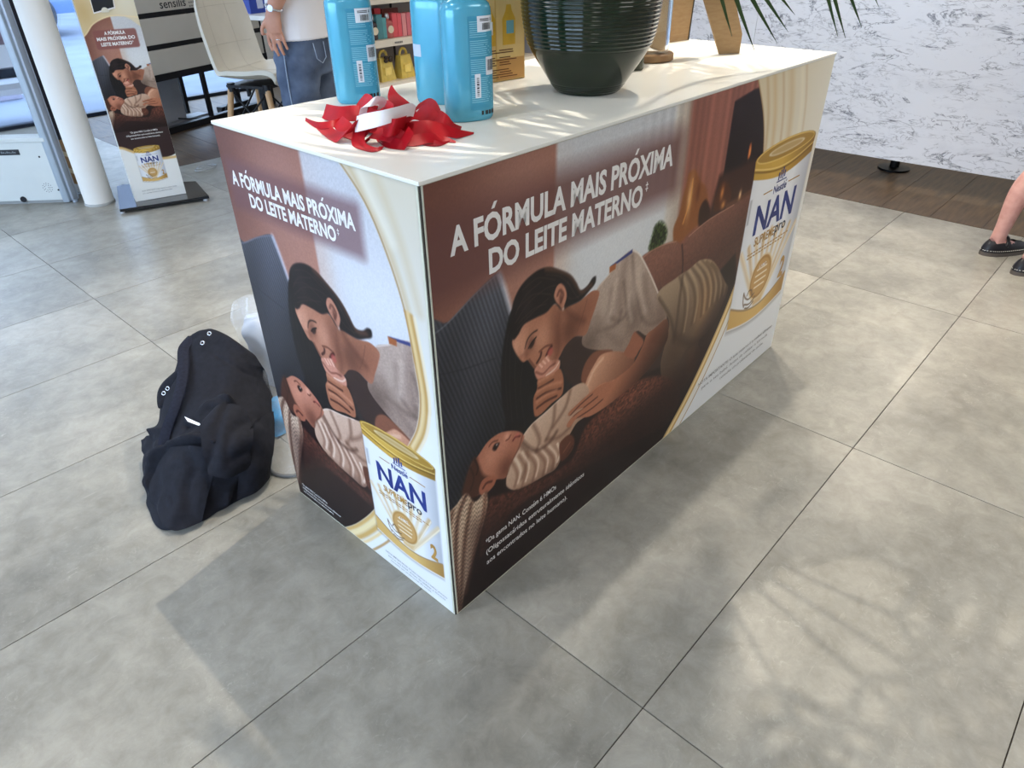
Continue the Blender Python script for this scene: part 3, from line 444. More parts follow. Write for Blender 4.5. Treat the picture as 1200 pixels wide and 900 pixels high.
# ------------------------------------------------------------------ the setting
def nodes(m): return m.node_tree.nodes, m.node_tree.links, m.node_tree.nodes['Principled BSDF']
def concrete():
    m = bpy.data.materials.new('concrete_look_tile'); m.use_nodes = True; N, K, b = nodes(m)
    ge = N.new('ShaderNodeNewGeometry'); oi = N.new('ShaderNodeObjectInfo')
    add = N.new('ShaderNodeVectorMath'); add.operation = 'ADD'; mul = N.new('ShaderNodeMath'); mul.operation = 'MULTIPLY'; mul.inputs[1].default_value = 60
    K.new(oi.outputs['Random'], mul.inputs[0]); cb = N.new('ShaderNodeCombineXYZ'); K.new(mul.outputs[0], cb.inputs[0]); K.new(mul.outputs[0], cb.inputs[2]); K.new(ge.outputs['Position'], add.inputs[0]); K.new(cb.outputs[0], add.inputs[1])
    def noise(sc, det, ro=.55, dist=0., vec=None):
        n = N.new('ShaderNodeTexNoise'); n.inputs['Scale'].default_value = sc; n.inputs['Detail'].default_value = det; n.inputs['Roughness'].default_value = ro; n.inputs['Distortion'].default_value = dist
        K.new(vec or add.outputs[0], n.inputs['Vector']); return n.outputs['Fac']
    def ramp(src, stops):
        r = N.new('ShaderNodeValToRGB'); K.new(src, r.inputs[0])
        while len(r.color_ramp.elements) < len(stops): r.color_ramp.elements.new(.5)
        for e, (p, c) in zip(r.color_ramp.elements, stops): e.position = p; e.color = (*lin(c), 1)
        return r.outputs[0]
    def mix(f, a, c2, mode='MIX'):
        x = N.new('ShaderNodeMix'); x.data_type = 'RGBA'; x.blend_type = mode
        if hasattr(f, 'is_linked'): K.new(f, x.inputs[0])
        else: x.inputs[0].default_value = f
        K.new(a, x.inputs[6])
        if hasattr(c2, 'is_linked'): K.new(c2, x.inputs[7])
        else: x.inputs[7].default_value = (*lin(c2), 1)
        return x.outputs[2]
    base = ramp(noise(2.2, 8, .6), [(.30, (132, 129, 121)), (.5, (153, 150, 141)), (.72, (173, 169, 159))])
    mid = ramp(noise(14, 7, .7, .4), [(.35, (70, 70, 70)), (.65, (185, 185, 185))]); c = mix(.45, base, mid, 'SOFT_LIGHT')
    fleck = ramp(noise(42, 6, .8, 1.4), [(.55, (0, 0, 0)), (.70, (255, 255, 255))]); msk = ramp(noise(4.0, 4), [(.42, (0, 0, 0)), (.66, (160, 160, 160))])
    fm = N.new('ShaderNodeMath'); fm.operation = 'MULTIPLY'; K.new(fleck, fm.inputs[0]); K.new(msk, fm.inputs[1]); c = mix(fm.outputs[0], c, (205, 202, 192))
    # thin pale scratches
    mp = N.new('ShaderNodeMapping'); mp.inputs['Scale'].default_value = (9, 70, 30); mp.inputs['Rotation'].default_value = (0, 0, .6); K.new(add.outputs[0], mp.inputs[0])
    sc = ramp(noise(1.5, 2, .5, .3, mp.outputs[0]), [(.69, (0, 0, 0)), (.75, (105, 105, 105))]); c = mix(sc, c, (196, 193, 184))
    sp = ramp(noise(170, 2), [(.74, (0, 0, 0)), (.78, (130, 130, 130))]); c = mix(sp, c, (226, 224, 218))
    K.new(c, b.inputs['Base Color']); rr = N.new('ShaderNodeMapRange'); rr.inputs[3].default_value = .30; rr.inputs[4].default_value = .46; K.new(noise(9, 5), rr.inputs[0]); K.new(rr.outputs[0], b.inputs['Roughness'])
    b.inputs['Specular IOR Level'].default_value = .5
    bp = N.new('ShaderNodeBump'); bp.inputs['Strength'].default_value = .06; bp.inputs['Distance'].default_value = .003; K.new(noise(60, 5, .7), bp.inputs['Height']); K.new(bp.outputs[0], b.inputs['Normal'])
    return m
M_TILE = concrete()
M_GROUT = mat('dark_grout', (62, 56, 48), .9, noise=.15, scale=60)
M_PLANK = mat('dark_wood_look_plank', (96, 76, 54), .42, rgb2=(56, 43, 31), scale=5, stretch=(1, 9, 1), bump=.08)
M_WALL = mat('painted_wall', (226, 224, 218), .8, noise=.02, scale=4)
M_CEIL = mat('painted_ceiling', (238, 237, 234), .85, noise=.015, scale=3)
fl = MB().box(-4.6, 6.6, -4.6, 6.5, -.06, -.0035).build('floor', M_GROUT, kind='structure')
tile_me = MB().box(.0012, 1.1988, .0012, .5988, -.006, 0, .0007).mesh('floor_tile'); tile_me.materials.append(M_TILE)
def lay(me, name, x, y): o = bpy.data.objects.new(name, me); COL.objects.link(o); o.parent = fl; o.location = (x, y, 0); return o
for i in range(-3, 3):
    for j in range(-6, 11):
        if i >= 1 and j >= 7: continue
        lay(tile_me, 'floor_tile', i * 1.2, j * .6)
plank_me = MB().box(.001, 1.299, .001, .268, -.006, 0, .0006).mesh('floor_plank'); plank_me.materials.append(M_PLANK)
for k in range(-8, 12):
    lay(plank_me, 'floor_plank', 3.602, .134 + .269 * k); 
    if -5 <= k <= 6: lay(plank_me, 'floor_plank', 4.903, .134 + .269 * k)
for k in range(9):
    for q in (0, 1): o = lay(plank_me, 'floor_plank', 1.469 + .269 * k, 4.202 + 1.301 * q); o.rotation_euler = (0, 0, PI / 2); o.scale = (1 if q == 0 else .68, 1, 1)

MB().box(-4.6, 6.6, -4.6, 6.5, 3.2, 3.3).build('ceiling', M_CEIL, kind='structure')
MB().box(-4.6, 6.6, -4.7, -4.6, -.06, 3.3).build('wall_front', M_WALL, kind='structure')
MB().box(6.6, 6.7, -4.6, 6.5, -.06, 3.3).build('wall_right', M_WALL, kind='structure')
# left wall with a band of windows
MB().box(-4.7, -4.6, -4.6, -2.4, -.06, 3.3).box(-4.7, -4.6, 4.4, 6.5, -.06, 3.3).box(-4.7, -4.6, -2.4, 4.4, 2.8, 3.3).box(-4.7, -4.6, -2.4, 4.4, -.06, .15).build('wall_left', M_WALL, kind='structure')
M_ALU = mat('aluminium_frame', (176, 184, 196), .35, .7, noise=.04, scale=40)
M_DARKF = mat('dark_window_frame', (42, 48, 60), .4, .3, noise=.05, scale=30)
M_GLASS = mat('window_glass', (235, 243, 250), .02, trans=1., ior=1.02, alpha=.10)
for k in range(4):
    w0 = -2.4 + 1.7 * k
    f_ = MB().box(-4.69, -4.61, w0, w0 + .05, .15, 2.8).box(-4.69, -4.61, w0 + 1.65, w0 + 1.7, .15, 2.8).box(-4.69, -4.61, w0 + .05, w0 + 1.65, .15, .2).box(-4.69, -4.61, w0 + .05, w0 + 1.65, 2.75, 2.8).build('window_%d' % (k + 1), M_ALU, kind='structure')
    MB().box(-4.653, -4.647, w0 + .05, w0 + 1.65, .2, 2.75).build('pane', M_GLASS, f_)
# back wall: shop front glazing, solid to the right
MB().box(3.35, 6.6, 6.4, 6.5, -.06, 3.3).box(-4.6, 3.35, 6.4, 6.5, 2.75, 3.3).box(-4.6, -3.4, 6.4, 6.5, -.06, 2.75).build('wall_back', M_WALL, kind='structure')
xs_ = [-3.4, -1.9, -.4, .55, 1.32, 2.35, 3.35]
for k in range(6):
    a, b_ = xs_[k], xs_[k + 1]; dk = M_DARKF if k >= 3 else M_ALU
    f_ = MB().box(a, a + .06, 6.40, 6.50, 0, 2.75).box(b_ - .05, b_, 6.40, 6.50, 0, 2.75).box(a + .06, b_ - .05, 6.41, 6.49, 0, .03).box(a + .06, b_ - .05, 6.41, 6.49, 2.67, 2.75)
    if k == 3: f_.box(a + .06, b_ - .05, 6.41, 6.49, .40, .47)
    f_ = f_.build('window_%d' % (k + 5), dk, kind='structure')
    MB().box(a + .06, b_ - .05, 6.446, 6.452, .03, .40 if k == 3 else 2.67).build('pane', M_GLASS, f_)
    if k == 3: MB().box(a + .06, b_ - .05, 6.446, 6.452, .47, 2.67).build('pane', M_GLASS, f_)
# low ledge inside the glazing
MB().box(.62, 1.34, 6.10, 6.40, .36, .40).build('trim_1', mat('pale_ledge', (196, 204, 216), .35, noise=.03), kind='structure')

# outside
M_PAVE = mat('pavement', (98, 108, 126), .8, noise=.08, scale=2, rgb2=(84, 94, 112))
MB().box(-25, 30, 6.5, 40, -.12, -.04).box(-30, -4.7, -20, 40, -.12, -.04).build('pavement', M_PAVE, kind='structure')
MB().box(-14, 24, 22, 23, -.1, 7).build('wall_outside', mat('pale_facade', (118, 122, 134), .85, noise=.06, scale=.6), kind='structure')

# ------------------------------------------------------------------ promotional island
OX, OY, BL, BW, BH = -.1028, -.1255, 1.738, .673, 1.068; YAW = .00522
isl = thing('display_counter', 'large white box counter wrapped in advertising panels of a mother and baby', 'display counter', (OX, OY, 0), YAW)
M_WHITE = mat('white_laminate', (236, 234, 226), .28, noise=.012, scale=8); M_EDGE = mat('pale_board_edge', (214, 212, 192), .6, noise=.05, scale=50)
M_SEAM = mat('dark_gap', (58, 52, 44), .8, noise=.1)
MB().box(.012, BL - .008, .012, BW - .008, 0, BH - .008).build('body', M_EDGE, isl)
MB().box(-.003, BL, -.003, BW, BH - .007, BH, .0008).build('top', M_WHITE, isl)
MB().box(.0045, BL - .001, .0, .012, .0, BH - .0075).build('panel', M_EDGE, isl)
MB().box(.0, .012, .0045, BW - .001, .0, BH - .0075).build('panel', M_EDGE, isl)
MB().box(BL - .009, BL - .001, .010, BW - .001, 0, BH - .0075).build('panel', M_WHITE, isl)
MB().box(.010, BL - .010, BW - .009, BW - .001, 0, BH - .0075).build('panel', M_WHITE, isl)
MB().box(.0015, .0115, .0015, .0115, 0, BH - .008).build('corner_post', M_EDGE, isl); MB().box(.0012, .0042, .0012, .0042, 0, BH - .008).build('corner_seam', M_SEAM, isl)
# long panel
n0 = []; x = .0075
while x < BL - .002: n0.append(x); x += .0019 + .0022 * (x / BL)
n0.append(BL - .002); zs = np.arange(.003, BH - .0075, .0021)
P = Paint(n0, zs); family_art(P)
P.rrect(-.2, .842, .838, 1.003, (104, 66, 62), .030, .80, .03)
arcR = [(1.195, 1.07), (1.269, .969), (1.311, .879), (1.338, .77), (1.345, .66), (1.325, .53), (1.268, .395), (1.17, .245), (1.06, .115), (.933, .0)]
m = P.mask(list(spline(arcR, 6)) + [(.93, -.1), (2, -.1), (2, 1.2), (1.2, 1.2)], .002, False)
P.tint(m, (226, 226, 224)); P.ramp((0, .45), (0, 1.0), (230, 231, 232), (222, 210, 184), m, 1.)
P.ramp((1.2, 0), (1.72, 0), (214, 196, 160), (226, 222, 208), m * np.clip((zs - .72) / .2, 0, 1)[:, None], .8)
for k, (xx, c, a, wd) in enumerate(((1.30, (188, 150, 96), .5, .014), (1.345, (206, 172, 118), .55, .02), (1.40, (182, 142, 88), .4, .012), (1.455, (200, 168, 116), .5, .03), (1.53, (236, 226, 200), .6, .02), (1.56, (196, 166, 120), .45, .012))): P.line([(xx - .05, 1.08), (xx + .01, .95), (xx + .035, .84)], wd, c, a, m, True, wd)
P.line(arcR[:6], .006, (150, 110, 56), .7, None, True, .006)
aL = np.array(arcR[5:]); nrm = np.array([.66, -.75])
for dd, wd, c in ((.004, .012, (196, 150, 70)), (.016, .014, (236, 206, 140)), (.028, .012, (190, 144, 66)), (.070, .006, (176, 134, 74)), (.050, .02, (234, 226, 212))): P.line(aL + nrm * dd, wd, c, .9, m, True, wd * .6)
can_art(P, 1.288, 1.708, .255)
gR = print_grid('printed_graphic', P, (0, -.0006, 0), (1, 0, 0), (0, 0, 1), isl, 1.02)
gR['label'] = 'long printed panel of the mother leaning over the baby'
oR, eX, eZ, nR = (0, -.0006, 0), (1, 0, 0), (0, 0, 1), (0, -1, 0)
I_W = mat('white_ink', (234, 230, 226), .5, noise=.01); I_B = mat('blue_ink', (32, 58, 138), .4, rgb2=(22, 40, 110), scale=12); I_G = mat('gold_ink', (186, 142, 70), .4, rgb2=(164, 120, 54), scale=20); I_D = mat('dark_ink', (52, 52, 66), .5, noise=.05); I_T = mat('grey_ink', (128, 124, 122), .5, noise=.05)
mb = MB()
letters(mb, 'A FÓRMULA MAIS PRÓXIMA', .057, .922, .052, oR, eX, eZ, nR, width=.742, bold=.034)
letters(mb, 'DO LEITE MATERNO', .154, .855, .050, oR, eX, eZ, nR, width=.522, bold=.034); letters(mb, '‡', .686, .888, .018, oR, eX, eZ, nR, bold=.02)
mb.build('lettering', I_W, gR)
mb = MB()
for k, s in enumerate(('*Da gama NAN. Contém 6 HMOs', '(Oligossacáridos estruturalmente idênticos', 'aos encontrados no leite humano).')): letters(mb, s, .112, .158 - .035 * k, .0165, oR, eX, eZ, nR, width=(.268, .392, .318)[k], bold=.006)
mb.build('footnote', I_W, gR)
for k, m_, nm in (('blue', I_B, 'brand_lettering'), ('gold', I_G, 'gold_lettering'), ('two', I_G, 'gold_numeral'), ('lines', I_G, 'gold_fine_print'), ('dark', I_D, 'dark_lettering'), ('white', I_W, 'badge_lettering')):
    mb = MB(); can_letters(mb, 1.288, 1.708, .255, oR, eX, eZ, nR, k); mb.build(nm, m_, gR, kind='stuff' if k == 'lines' else None)
mb = MB()
for k, s in enumerate(('NOTA IMPORTANTE: O leite materno é o melhor alimento', 'para o seu bebé. Antes de utilizar a fórmula', 'consulte um profissional de saúde.')): letters(mb, s, (1.135, 1.165, 1.30)[k], .108 - .026 * k, .013, oR, eX, eZ, nR, width=(.56, .50, .34)[k], bold=.004)
mb.build('small_print', I_T, gR)
# short panel: the same picture, cut narrower
xl = np.arange(.002, BW - .0075, .0021); P = Paint(xl + .022, zs); family_art(P); P.xs = xl
P.C = P.C * np.array([1., 1., 1.03])
P.rrect(.020, .498, .884, .992, (116, 80, 84), .016, .85, .01)
arcL = [(.444, 1.07), (.517, 1.0), (.565, .91), (.598, .81), (.613, .70), (.618, .62), (.600, .54), (.562, .47), (.50, .36), (.40, .19), (.30, .07), (.222, .0)]
m = P.mask(list(spline(arcL, 6)) + [(.22, -.1), (1, -.1), (1, 1.2), (.44, 1.2)], .002, False)
P.tint(m, (232, 232, 234)); P.ramp((0, .5), (0, 1.05), (234, 235, 238), (216, 206, 186), m, 1.)
for q, c, a, wd in (([(.47, 1.08), (.56, .95), (.615, .80), (.64, .60)], (200, 172, 126), .55, .016), ([(.55, 1.08), (.61, .95), (.645, .82)], (206, 184, 146), .45, .02), ([(.50, 1.08), (.585, .94)], (238, 230, 212), .6, .02)): P.line(q, wd, c, a, m, True, wd)
aL = np.array(arcL)
P.line(aL[:5] + np.array([.003, .002]), .004, (150, 112, 62), .8, None, True, .004)
for dd, wd, c in ((.004, .008, (180, 132, 66)), (.014, .012, (226, 196, 138)), (.024, .010, (196, 152, 84)), (.034, .008, (238, 222, 190))): P.line(aL[3:8] + np.array([1, -.2]) * dd * .9, wd, c, .9, m, True, wd * .7)
for dd, wd, c in ((.006, .016, (208, 166, 92)), (.022, .018, (240, 216, 160)), (.038, .016, (204, 160, 84)), (.056, .010, (236, 206, 150)), (.085, .007, (182, 142, 88))): P.line(aL[7:] + np.array([.78, -.62]) * dd, wd, c, .9, m, True, wd * .6)
can_art(P, .391, .643, .108)
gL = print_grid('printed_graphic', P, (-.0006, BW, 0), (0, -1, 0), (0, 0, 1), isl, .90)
gL['label'] = 'short printed panel with the tin over the sofa'
oL, eL, nL = (-.0006, BW, 0), (0, -1, 0), (-1, 0, 0)
mb = MB(); letters(mb, 'A FÓRMULA MAIS PRÓXIMA', .034, .938, .032, oL, eL, eZ, nL, width=.447, bold=.034); letters(mb, 'DO LEITE MATERNO', .094, .898, .031, oL, eL, eZ, nL, width=.318, bold=.034); letters(mb, '‡', .417, .917, .011, oL, eL, eZ, nL, bold=.02); mb.build('lettering', I_W, gL)
mb = MB()
for k, s in enumerate(('*Da gama NAN. Contém 6 HMOs', '(Oligossacáridos estruturalmente idênticos', 'aos encontrados no leite humano).')): letters(mb, s, .027, .046 - .013 * k, .007, oL, eL, eZ, nL, width=(.125, .185, .15)[k], bold=.006)
mb.build('footnote', I_W, gL)
for k, m_, nm in (('blue', I_B, 'brand_lettering'), ('gold', I_G, 'gold_lettering'), ('two', I_G, 'gold_numeral'), ('lines', I_G, 'gold_fine_print'), ('dark', I_D, 'dark_lettering'), ('white', I_W, 'badge_lettering')):
    mb = MB(); can_letters(mb, .391, .643, .108, oL, eL, eZ, nL, k); mb.build(nm, m_, gL, kind='stuff' if k == 'lines' else None)
mb = MB()
for k, s in enumerate(('NOTA IMPORTANTE: O leite materno é o melhor alimento', 'para o seu bebé. Antes de utilizar a fórmula', 'consulte um profissional de saúde.')): letters(mb, s, .412 + .008 * k, .040 - .012 * k, .0058, oL, eL, eZ, nL, width=(.235, .22, .16)[k], bold=.002)
mb.build('small_print', I_T, gL)

# ------------------------------------------------------------------ things on the counter
TZ = BH + .0005
# three blue pump bottles seen from the back
M_BLUE = mat('pearl_blue_plastic', (84, 170, 198), .22, .15, noise=.03, scale=4, coat=.4); M_BLUE2 = mat('blue_back_print', (66, 152, 182), .35, noise=.03, scale=4)
M_STICK = mat('white_sticker', (228, 232, 238), .5, noise=.02); M_BLACK = mat('black_print', (26, 26, 30), .5, noise=.1); M_PALE = mat('pale_blue_print', (150, 212, 228), .5, noise=.05); M_GREYST = mat('grey_sticker', (186, 200, 224), .5, noise=.03)
BWD, BDP = .0515, .036
def oval(t, a, b, pw=2.6):
    c, s = math.cos(t), math.sin(t); return math.copysign(abs(c) ** (2 / pw), c) * a, math.copysign(abs(s) ** (2 / pw), s) * b
def wrap(mb, x0, x1, z0, z1, off=.0004, n=6):
    """patch lying on the front of the bottle body, x across, z up"""
    def fy(x): return -BDP * (1 - min(abs(x) / BWD, .995) ** 2.6) ** (1 / 2.6) - off
    xs = np.linspace(x0, x1, n); mb.grid([[(x, fy(x), z) for x in xs] for z in (z0, z1)]); return mb
def bottle(name, label, loc, rz, stickers):
    t = thing(name, label, 'bottle', loc, rz, None); prof = [(.90, .0), (.97, .004), (1, .012), (1, .195), (.985, .207), (.93, .216), (.80, .222), (.55, .228), (.36, .233), (.33, .240)]
    rows = [[(*oval(2 * PI * k / 56, BWD * r, BDP * r), z) for k in range(56)] for r, z in prof]
    b = MB().grid(rows, True); b.add(rows[0], [tuple(range(56))]); b.build('body', M_BLUE, t, True, ang=50)
    MB().lathe([(.0175, .238), (.0185, .240), (.0185, .262), (.016, .265)], 28).build('cap', M_BLUE, t, True, ang=40)
    pmp = MB().lathe([(.006, .265), (.006, .285)], 12).tube([(0, .012, .288), (0, -.01, .289), (0, -.045, .284)], [.009, .009, .005], 10).build('pump', M_BLUE, t, True, ang=50)
    if 'text' in stickers:
        bp = wrap(MB(), -.012, .0475, .022, .196, .0003, 14).build('back_print', M_BLUE2, t, True); tx = MB(); r2 = random.Random(3)
        for k in range(40):
            z = .186 - k * .0038
            if k in (8, 17, 26): continue
            wrap(tx, -.009, -.009 + r2.uniform(.038, .052), z, z + .0011, .0006, 5)
        tx.build('fine_print', M_PALE, bp)
        def label_(x0, x1, z0, z1, bars, vert=False, lines=0):
            s = wrap(MB(), x0, x1, z0, z1, .0008).build('sticker', M_STICK, t, True); bb = MB(); r3 = random.Random(int(x0 * 9e3) + 5); a = 0.
            while a < .92:
                q = r3.choice((.03, .05, .08))
                if vert: wrap(bb, x0 + (x1 - x0) * .30, x0 + (x1 - x0) * .72, z0 + (z1 - z0) * (.08 + .8 * a), z0 + (z1 - z0) * (.08 + .8 * min(a + q, .95)), .0011, 2)
                else: wrap(bb, x0 + (x1 - x0) * (bars[0] + (bars[1] - bars[0]) * a), x0 + (x1 - x0) * (bars[0] + (bars[1] - bars[0]) * (a + q)), z0 + (z1 - z0) * bars[2], z0 + (z1 - z0) * bars[3], .0011, 2)
                a += q + r3.choice((.03, .05))
            for k in range(lines): wrap(bb, x0 + (x1 - x0) * .15, x0 + (x1 - x0) * .9, z0 + (z1 - z0) * (.68 + .1 * k), z0 + (z1 - z0) * (.73 + .1 * k), .0011, 4)
            bb.build('barcode', M_BLACK, s)
        label_(.008, .046, .168, .196, (.30, .85, .12, .55), lines=2); label_(.0255, .0495, .088, .122, (.15, .85, .25, .85)); label_(-.001, .012, .046, .092, (0, 1, 0, 1), True)
        ic = MB()
        for k, x in enumerate((.012, .021, .030, .038)): wrap(ic, x, x + (.005 if k % 2 == 0 else .007), .012, .020, .0006, 3)
        ic.build('icon', M_BLACK, t)
    if 'grey' in stickers: wrap(MB(), -.044, -.018, .10, .125, .0005).build('sticker', M_GREYST, t, True)
    return t
RZB = -math.radians(20)
bottle('pump_bottle', 'blue bottle with barcode stickers standing alone behind the red ribbons', (.222, .462, TZ), RZB - .12, ('text',))
bottle('pump_bottle', 'blue bottle with a plain grey sticker, half hidden behind another bottle', (.335, .305, TZ), RZB - .9, ('grey',))
bottle('pump_bottle', 'blue bottle with barcode stickers beside the ends of the red ribbons', (.262, .128, TZ), RZB, ('text',))

# gold carton
M_GOLD = mat('gold_carton', (222, 184, 110), .4, .1, rgb2=(206, 164, 88), scale=6); M_GOLDL = mat('pale_gold_print', (234, 206, 144), .4, .05, rgb2=(222, 188, 118), scale=12); M_ORNG = mat('orange_gold_print', (200, 150, 84), .4, .05, noise=.06, scale=10); M_BROWN = mat('brown_print', (104, 62, 26), .5, noise=.1)
ca = thing('gold_carton', 'gold printed cosmetics carton standing between blue bottle and green vase', 'carton', (.590, .372, TZ), math.radians(-9))
CW, CD, CH = .105, .07, .27
MB().box(-CW, CW, 0, CD, 0, CH, .001).build('body', M_GOLD, ca)
pr = MB().box(.012, CW - .003, -.0004, 0, .003, CH - .004).box(-CW + .03, .008, -.0004, 0, .003, CH - .004).build('front_print', M_GOLDL, ca)
MB().box(.012, CW - .003, -.0006, 0, .004, .055).build('lower_print', M_ORNG, pr)
mb = MB(); r4 = random.Random(8)
for c0 in (-.030, .018):
    for k in range(12):
        z = .076 - .0058 * k
        if k in (2, 7): continue
        wd_ = r4.uniform(.03, .062); mb.box(c0 + .002, c0 + .002 + wd_, -.0009, -.0004, z - .0024, z)
    for z in (.245, .222, .214): mb.box(c0, c0 + .07, -.0009, -.0004, z, z + .005)
mb.build('carton_print', M_BROWN, pr, kind='stuff')
for cx_, cz_ in ((-.012, .142), (.052, .142)):
    bt = MB().prism([(a * .020, b * .046 - .01) for a, b in ((-1, -1), (1, -1), (1.05, .3), (.5, .7), (.35, 1), (-.35, 1), (-.5, .7), (-1.05, .3))], .0004, (cx_, -.0009, cz_), (1, 0, 0), (0, 0, 1), (0, -1, 0)).build('printed_bottle', mat('yellow_gold_print', (222, 178, 64), .3, .2, noise=.1, scale=30), pr)
for cx_, m_ in ((-.012, M_STICK), (.056, mat('teal_print', (110, 168, 180), .5, noise=.05))): MB().box(cx_ - .012, cx_ + .012, -.0016, -.0012, .112, .142).build('printed_label', m_, pr)
MB().box(CW, CW + .0004, .01, .045, .055, .11).build('side_barcode', M_STICK, ca)

# green ribbed vase
M_GLAZE = mat('dark_green_glaze', (18, 31, 15), .09, noise=.25, scale=14, coat=.15, spec=.5)
va = thing('ceramic_vase', 'large dark green glazed vase with fine horizontal ridges', 'vase', (.660, .118, TZ))
ctrl = spline([(.074, 0), (.081, .006), (.092, .02), (.112, .05), (.131, .078), (.1445, .102), (.156, .14), (.163, .19), (.164, .23), (.159, .275), (.145, .325), (.125, .365), (.112, .39), (.114, .405)], 26)
prof = []
for r, z in ctrl:
    if .103 < z < .36: r += .0022 * abs(math.sin((z - .103) * PI / .0085)) - .0005
    elif z < .022: r += .0008 * math.sin(z * PI / .0028)
    prof.append((r, z))
MB().lathe(prof, 96, cap=False).lathe([(.114, .405), (.104, .403), (.100, .385), (.11, .355), (.12, .34)], 96, cap=False).lathe([(.074, 0), (.001, .002)], 96, cap=False).build('body', M_GLAZE, va, True)
MB().lathe([(.001, .352), (.1145, .35)], 48, cap=False).build('soil', mat('dark_soil', (48, 38, 30), .95, noise=.3, scale=80, bump=.5), va)

# palm growing out of the vase: every frond a part, its leaflets sub-parts of real geometry
M_PALM = mat('palm_leaf', (54, 80, 30), .45, rgb2=(38, 62, 24), scale=9); M_STEM = mat('palm_stem', (96, 104, 52), .6, noise=.15, scale=20)
palm = thing('palm_plant', 'palm with long narrow drooping leaflets growing from the green vase', 'plant', (.660, .118, TZ + .33))
PB = np.array([.660, .118, TZ + .33])
def leaflet(mb, a, d, ln, wd, droop):
    """one pointed leaflet from a towards d, bending down"""
    a = np.array(a, float); d = np.array(d, float); d /= np.linalg.norm(d); up = np.array([0, 0, 1.]); s = np.cross(d, up); s /= np.linalg.norm(s) + 1e-9
    rows = []
    for k in range(6):
        t = k / 5; c = a + d * ln * t + np.array([0, 0, -droop * ln * t * t]); w_ = wd * (math.sin(PI * min(t * .85 + .12, 1)) ** .7 if t < 1 else .02)
        rows.append([c - s * w_, c + np.array([0, 0, -.15 * w_]), c + s * w_])
    mb.grid(rows)
def frond(az, reach, rise, drop, nl=20, ll=.30, seed=0):
    r5 = random.Random(seed); h = np.array([math.cos(az), math.sin(az), 0]); pts = []
    for k in range(15): t = k / 14; pts.append(np.array([0, 0, 0]) + h * (.02 + reach * t ** 1.15) + np.array([0, 0, rise * math.sin(min(t * 1.25, 1.25) * PI / 2 * .95) - drop * t ** 3]))
    st_ = MB().tube(pts, [.0055 * (1 - .75 * k / 14) for k in range(15)], 6).build('frond_stem', M_STEM, palm, True); mb = MB()
    sp = spline(pts, 4); n = len(sp)
    for k in range(nl):
        i = int(n * (.30 + .66 * k / (nl - 1))); i = min(i, n - 2); tg = sp[i + 1] - sp[i]; tg /= np.linalg.norm(tg); sd = np.cross(tg, [0, 0, 1]); sd /= np.linalg.norm(sd) + 1e-9
        f = k / (nl - 1); L_ = ll * (.55 + .9 * f * (1 - f) * 2)
        for sg in (-1, 1): leaflet(mb, sp[i], tg * (.55 + .5 * f) + sd * sg * (.85 - .35 * f) + np.array([0, 0, -.05 + .1 * r5.random()]), L_ * r5.uniform(.9, 1.1), .0085, .55 + .25 * r5.random())
    mb.build('leaflets', M_PALM, st_, True, kind='stuff')
for k, (az, re_, ri, dr) in enumerate(((20, .34, .62, .08), (65, .42, .62, .10), (110, .50, .56, .12), (160, .46, .60, .1), (205, .36, .70, .06), (250, .40, .66, .08), (292, .50, .58, .12), (335, .56, .60, .16), (355, .42, .78, .06), (130, .25, .85, .04), (280, .25, .86, .04), (45, .30, .82, .05))): frond(math.radians(az), re_, ri, dr, seed=k)
# the frond whose leaflet tips hang into view beside the cardboard stand
def hanging(tips, tops, stem):
    st_ = MB().tube([np.array(q) - PB for q in stem], [.006, .0055, .005, .004, .003][:len(stem)], 6).build('frond_stem', M_STEM, palm, True)
    for a, b in zip(tops, tips):
        mb = MB(); a = np.array(a) - PB; b = np.array(b) - PB; d = b - a; s = np.cross(d, [-.6, -.75, .2]); s /= np.linalg.norm(s); rows = []
        for k in range(9):
            t = k / 8; w_ = .0075 * max(math.sin(PI * (.12 + .88 * t)) ** .8, .03); c = a + d * t + np.array([-.03, .02, .03]) * math.sin(PI * t); rows.append([c - s * w_, c + np.array([.002, .003, .001]), c + s * w_])
        mb.grid(rows); mb.build('leaflet', M_PALM, st_, True)
hanging([(1.1723,-0.0632,1.1166),(1.2408,-0.0933,1.131),(1.2225,-0.1267,1.1625),(1.2999,-0.1042,1.1962),(1.0723,-0.0405,1.1604),(1.3436,-0.2165,1.147),(1.3693,-0.229,1.1412),(1.4183,-0.2488,1.1656),(1.4658,-0.2654,1.2131)],
        [(1.0743,0.0208,1.4109),(1.069,0.0305,1.4021),(1.0919,0.0301,1.3965),(1.1318,0.0188,1.374),(1.0248,0.0071,1.4196),(1.2907,-0.1345,1.4261),(1.3053,-0.1439,1.4169),(1.3259,-0.1688,1.389),(1.3843,-0.182,1.3883)],
        [PB, PB + np.array([.05, -.03, .30]), PB + np.array([.25, -.09, .42])] + [(1.0707,0.0274,1.4199),(1.3272,-0.1724,1.4254)])

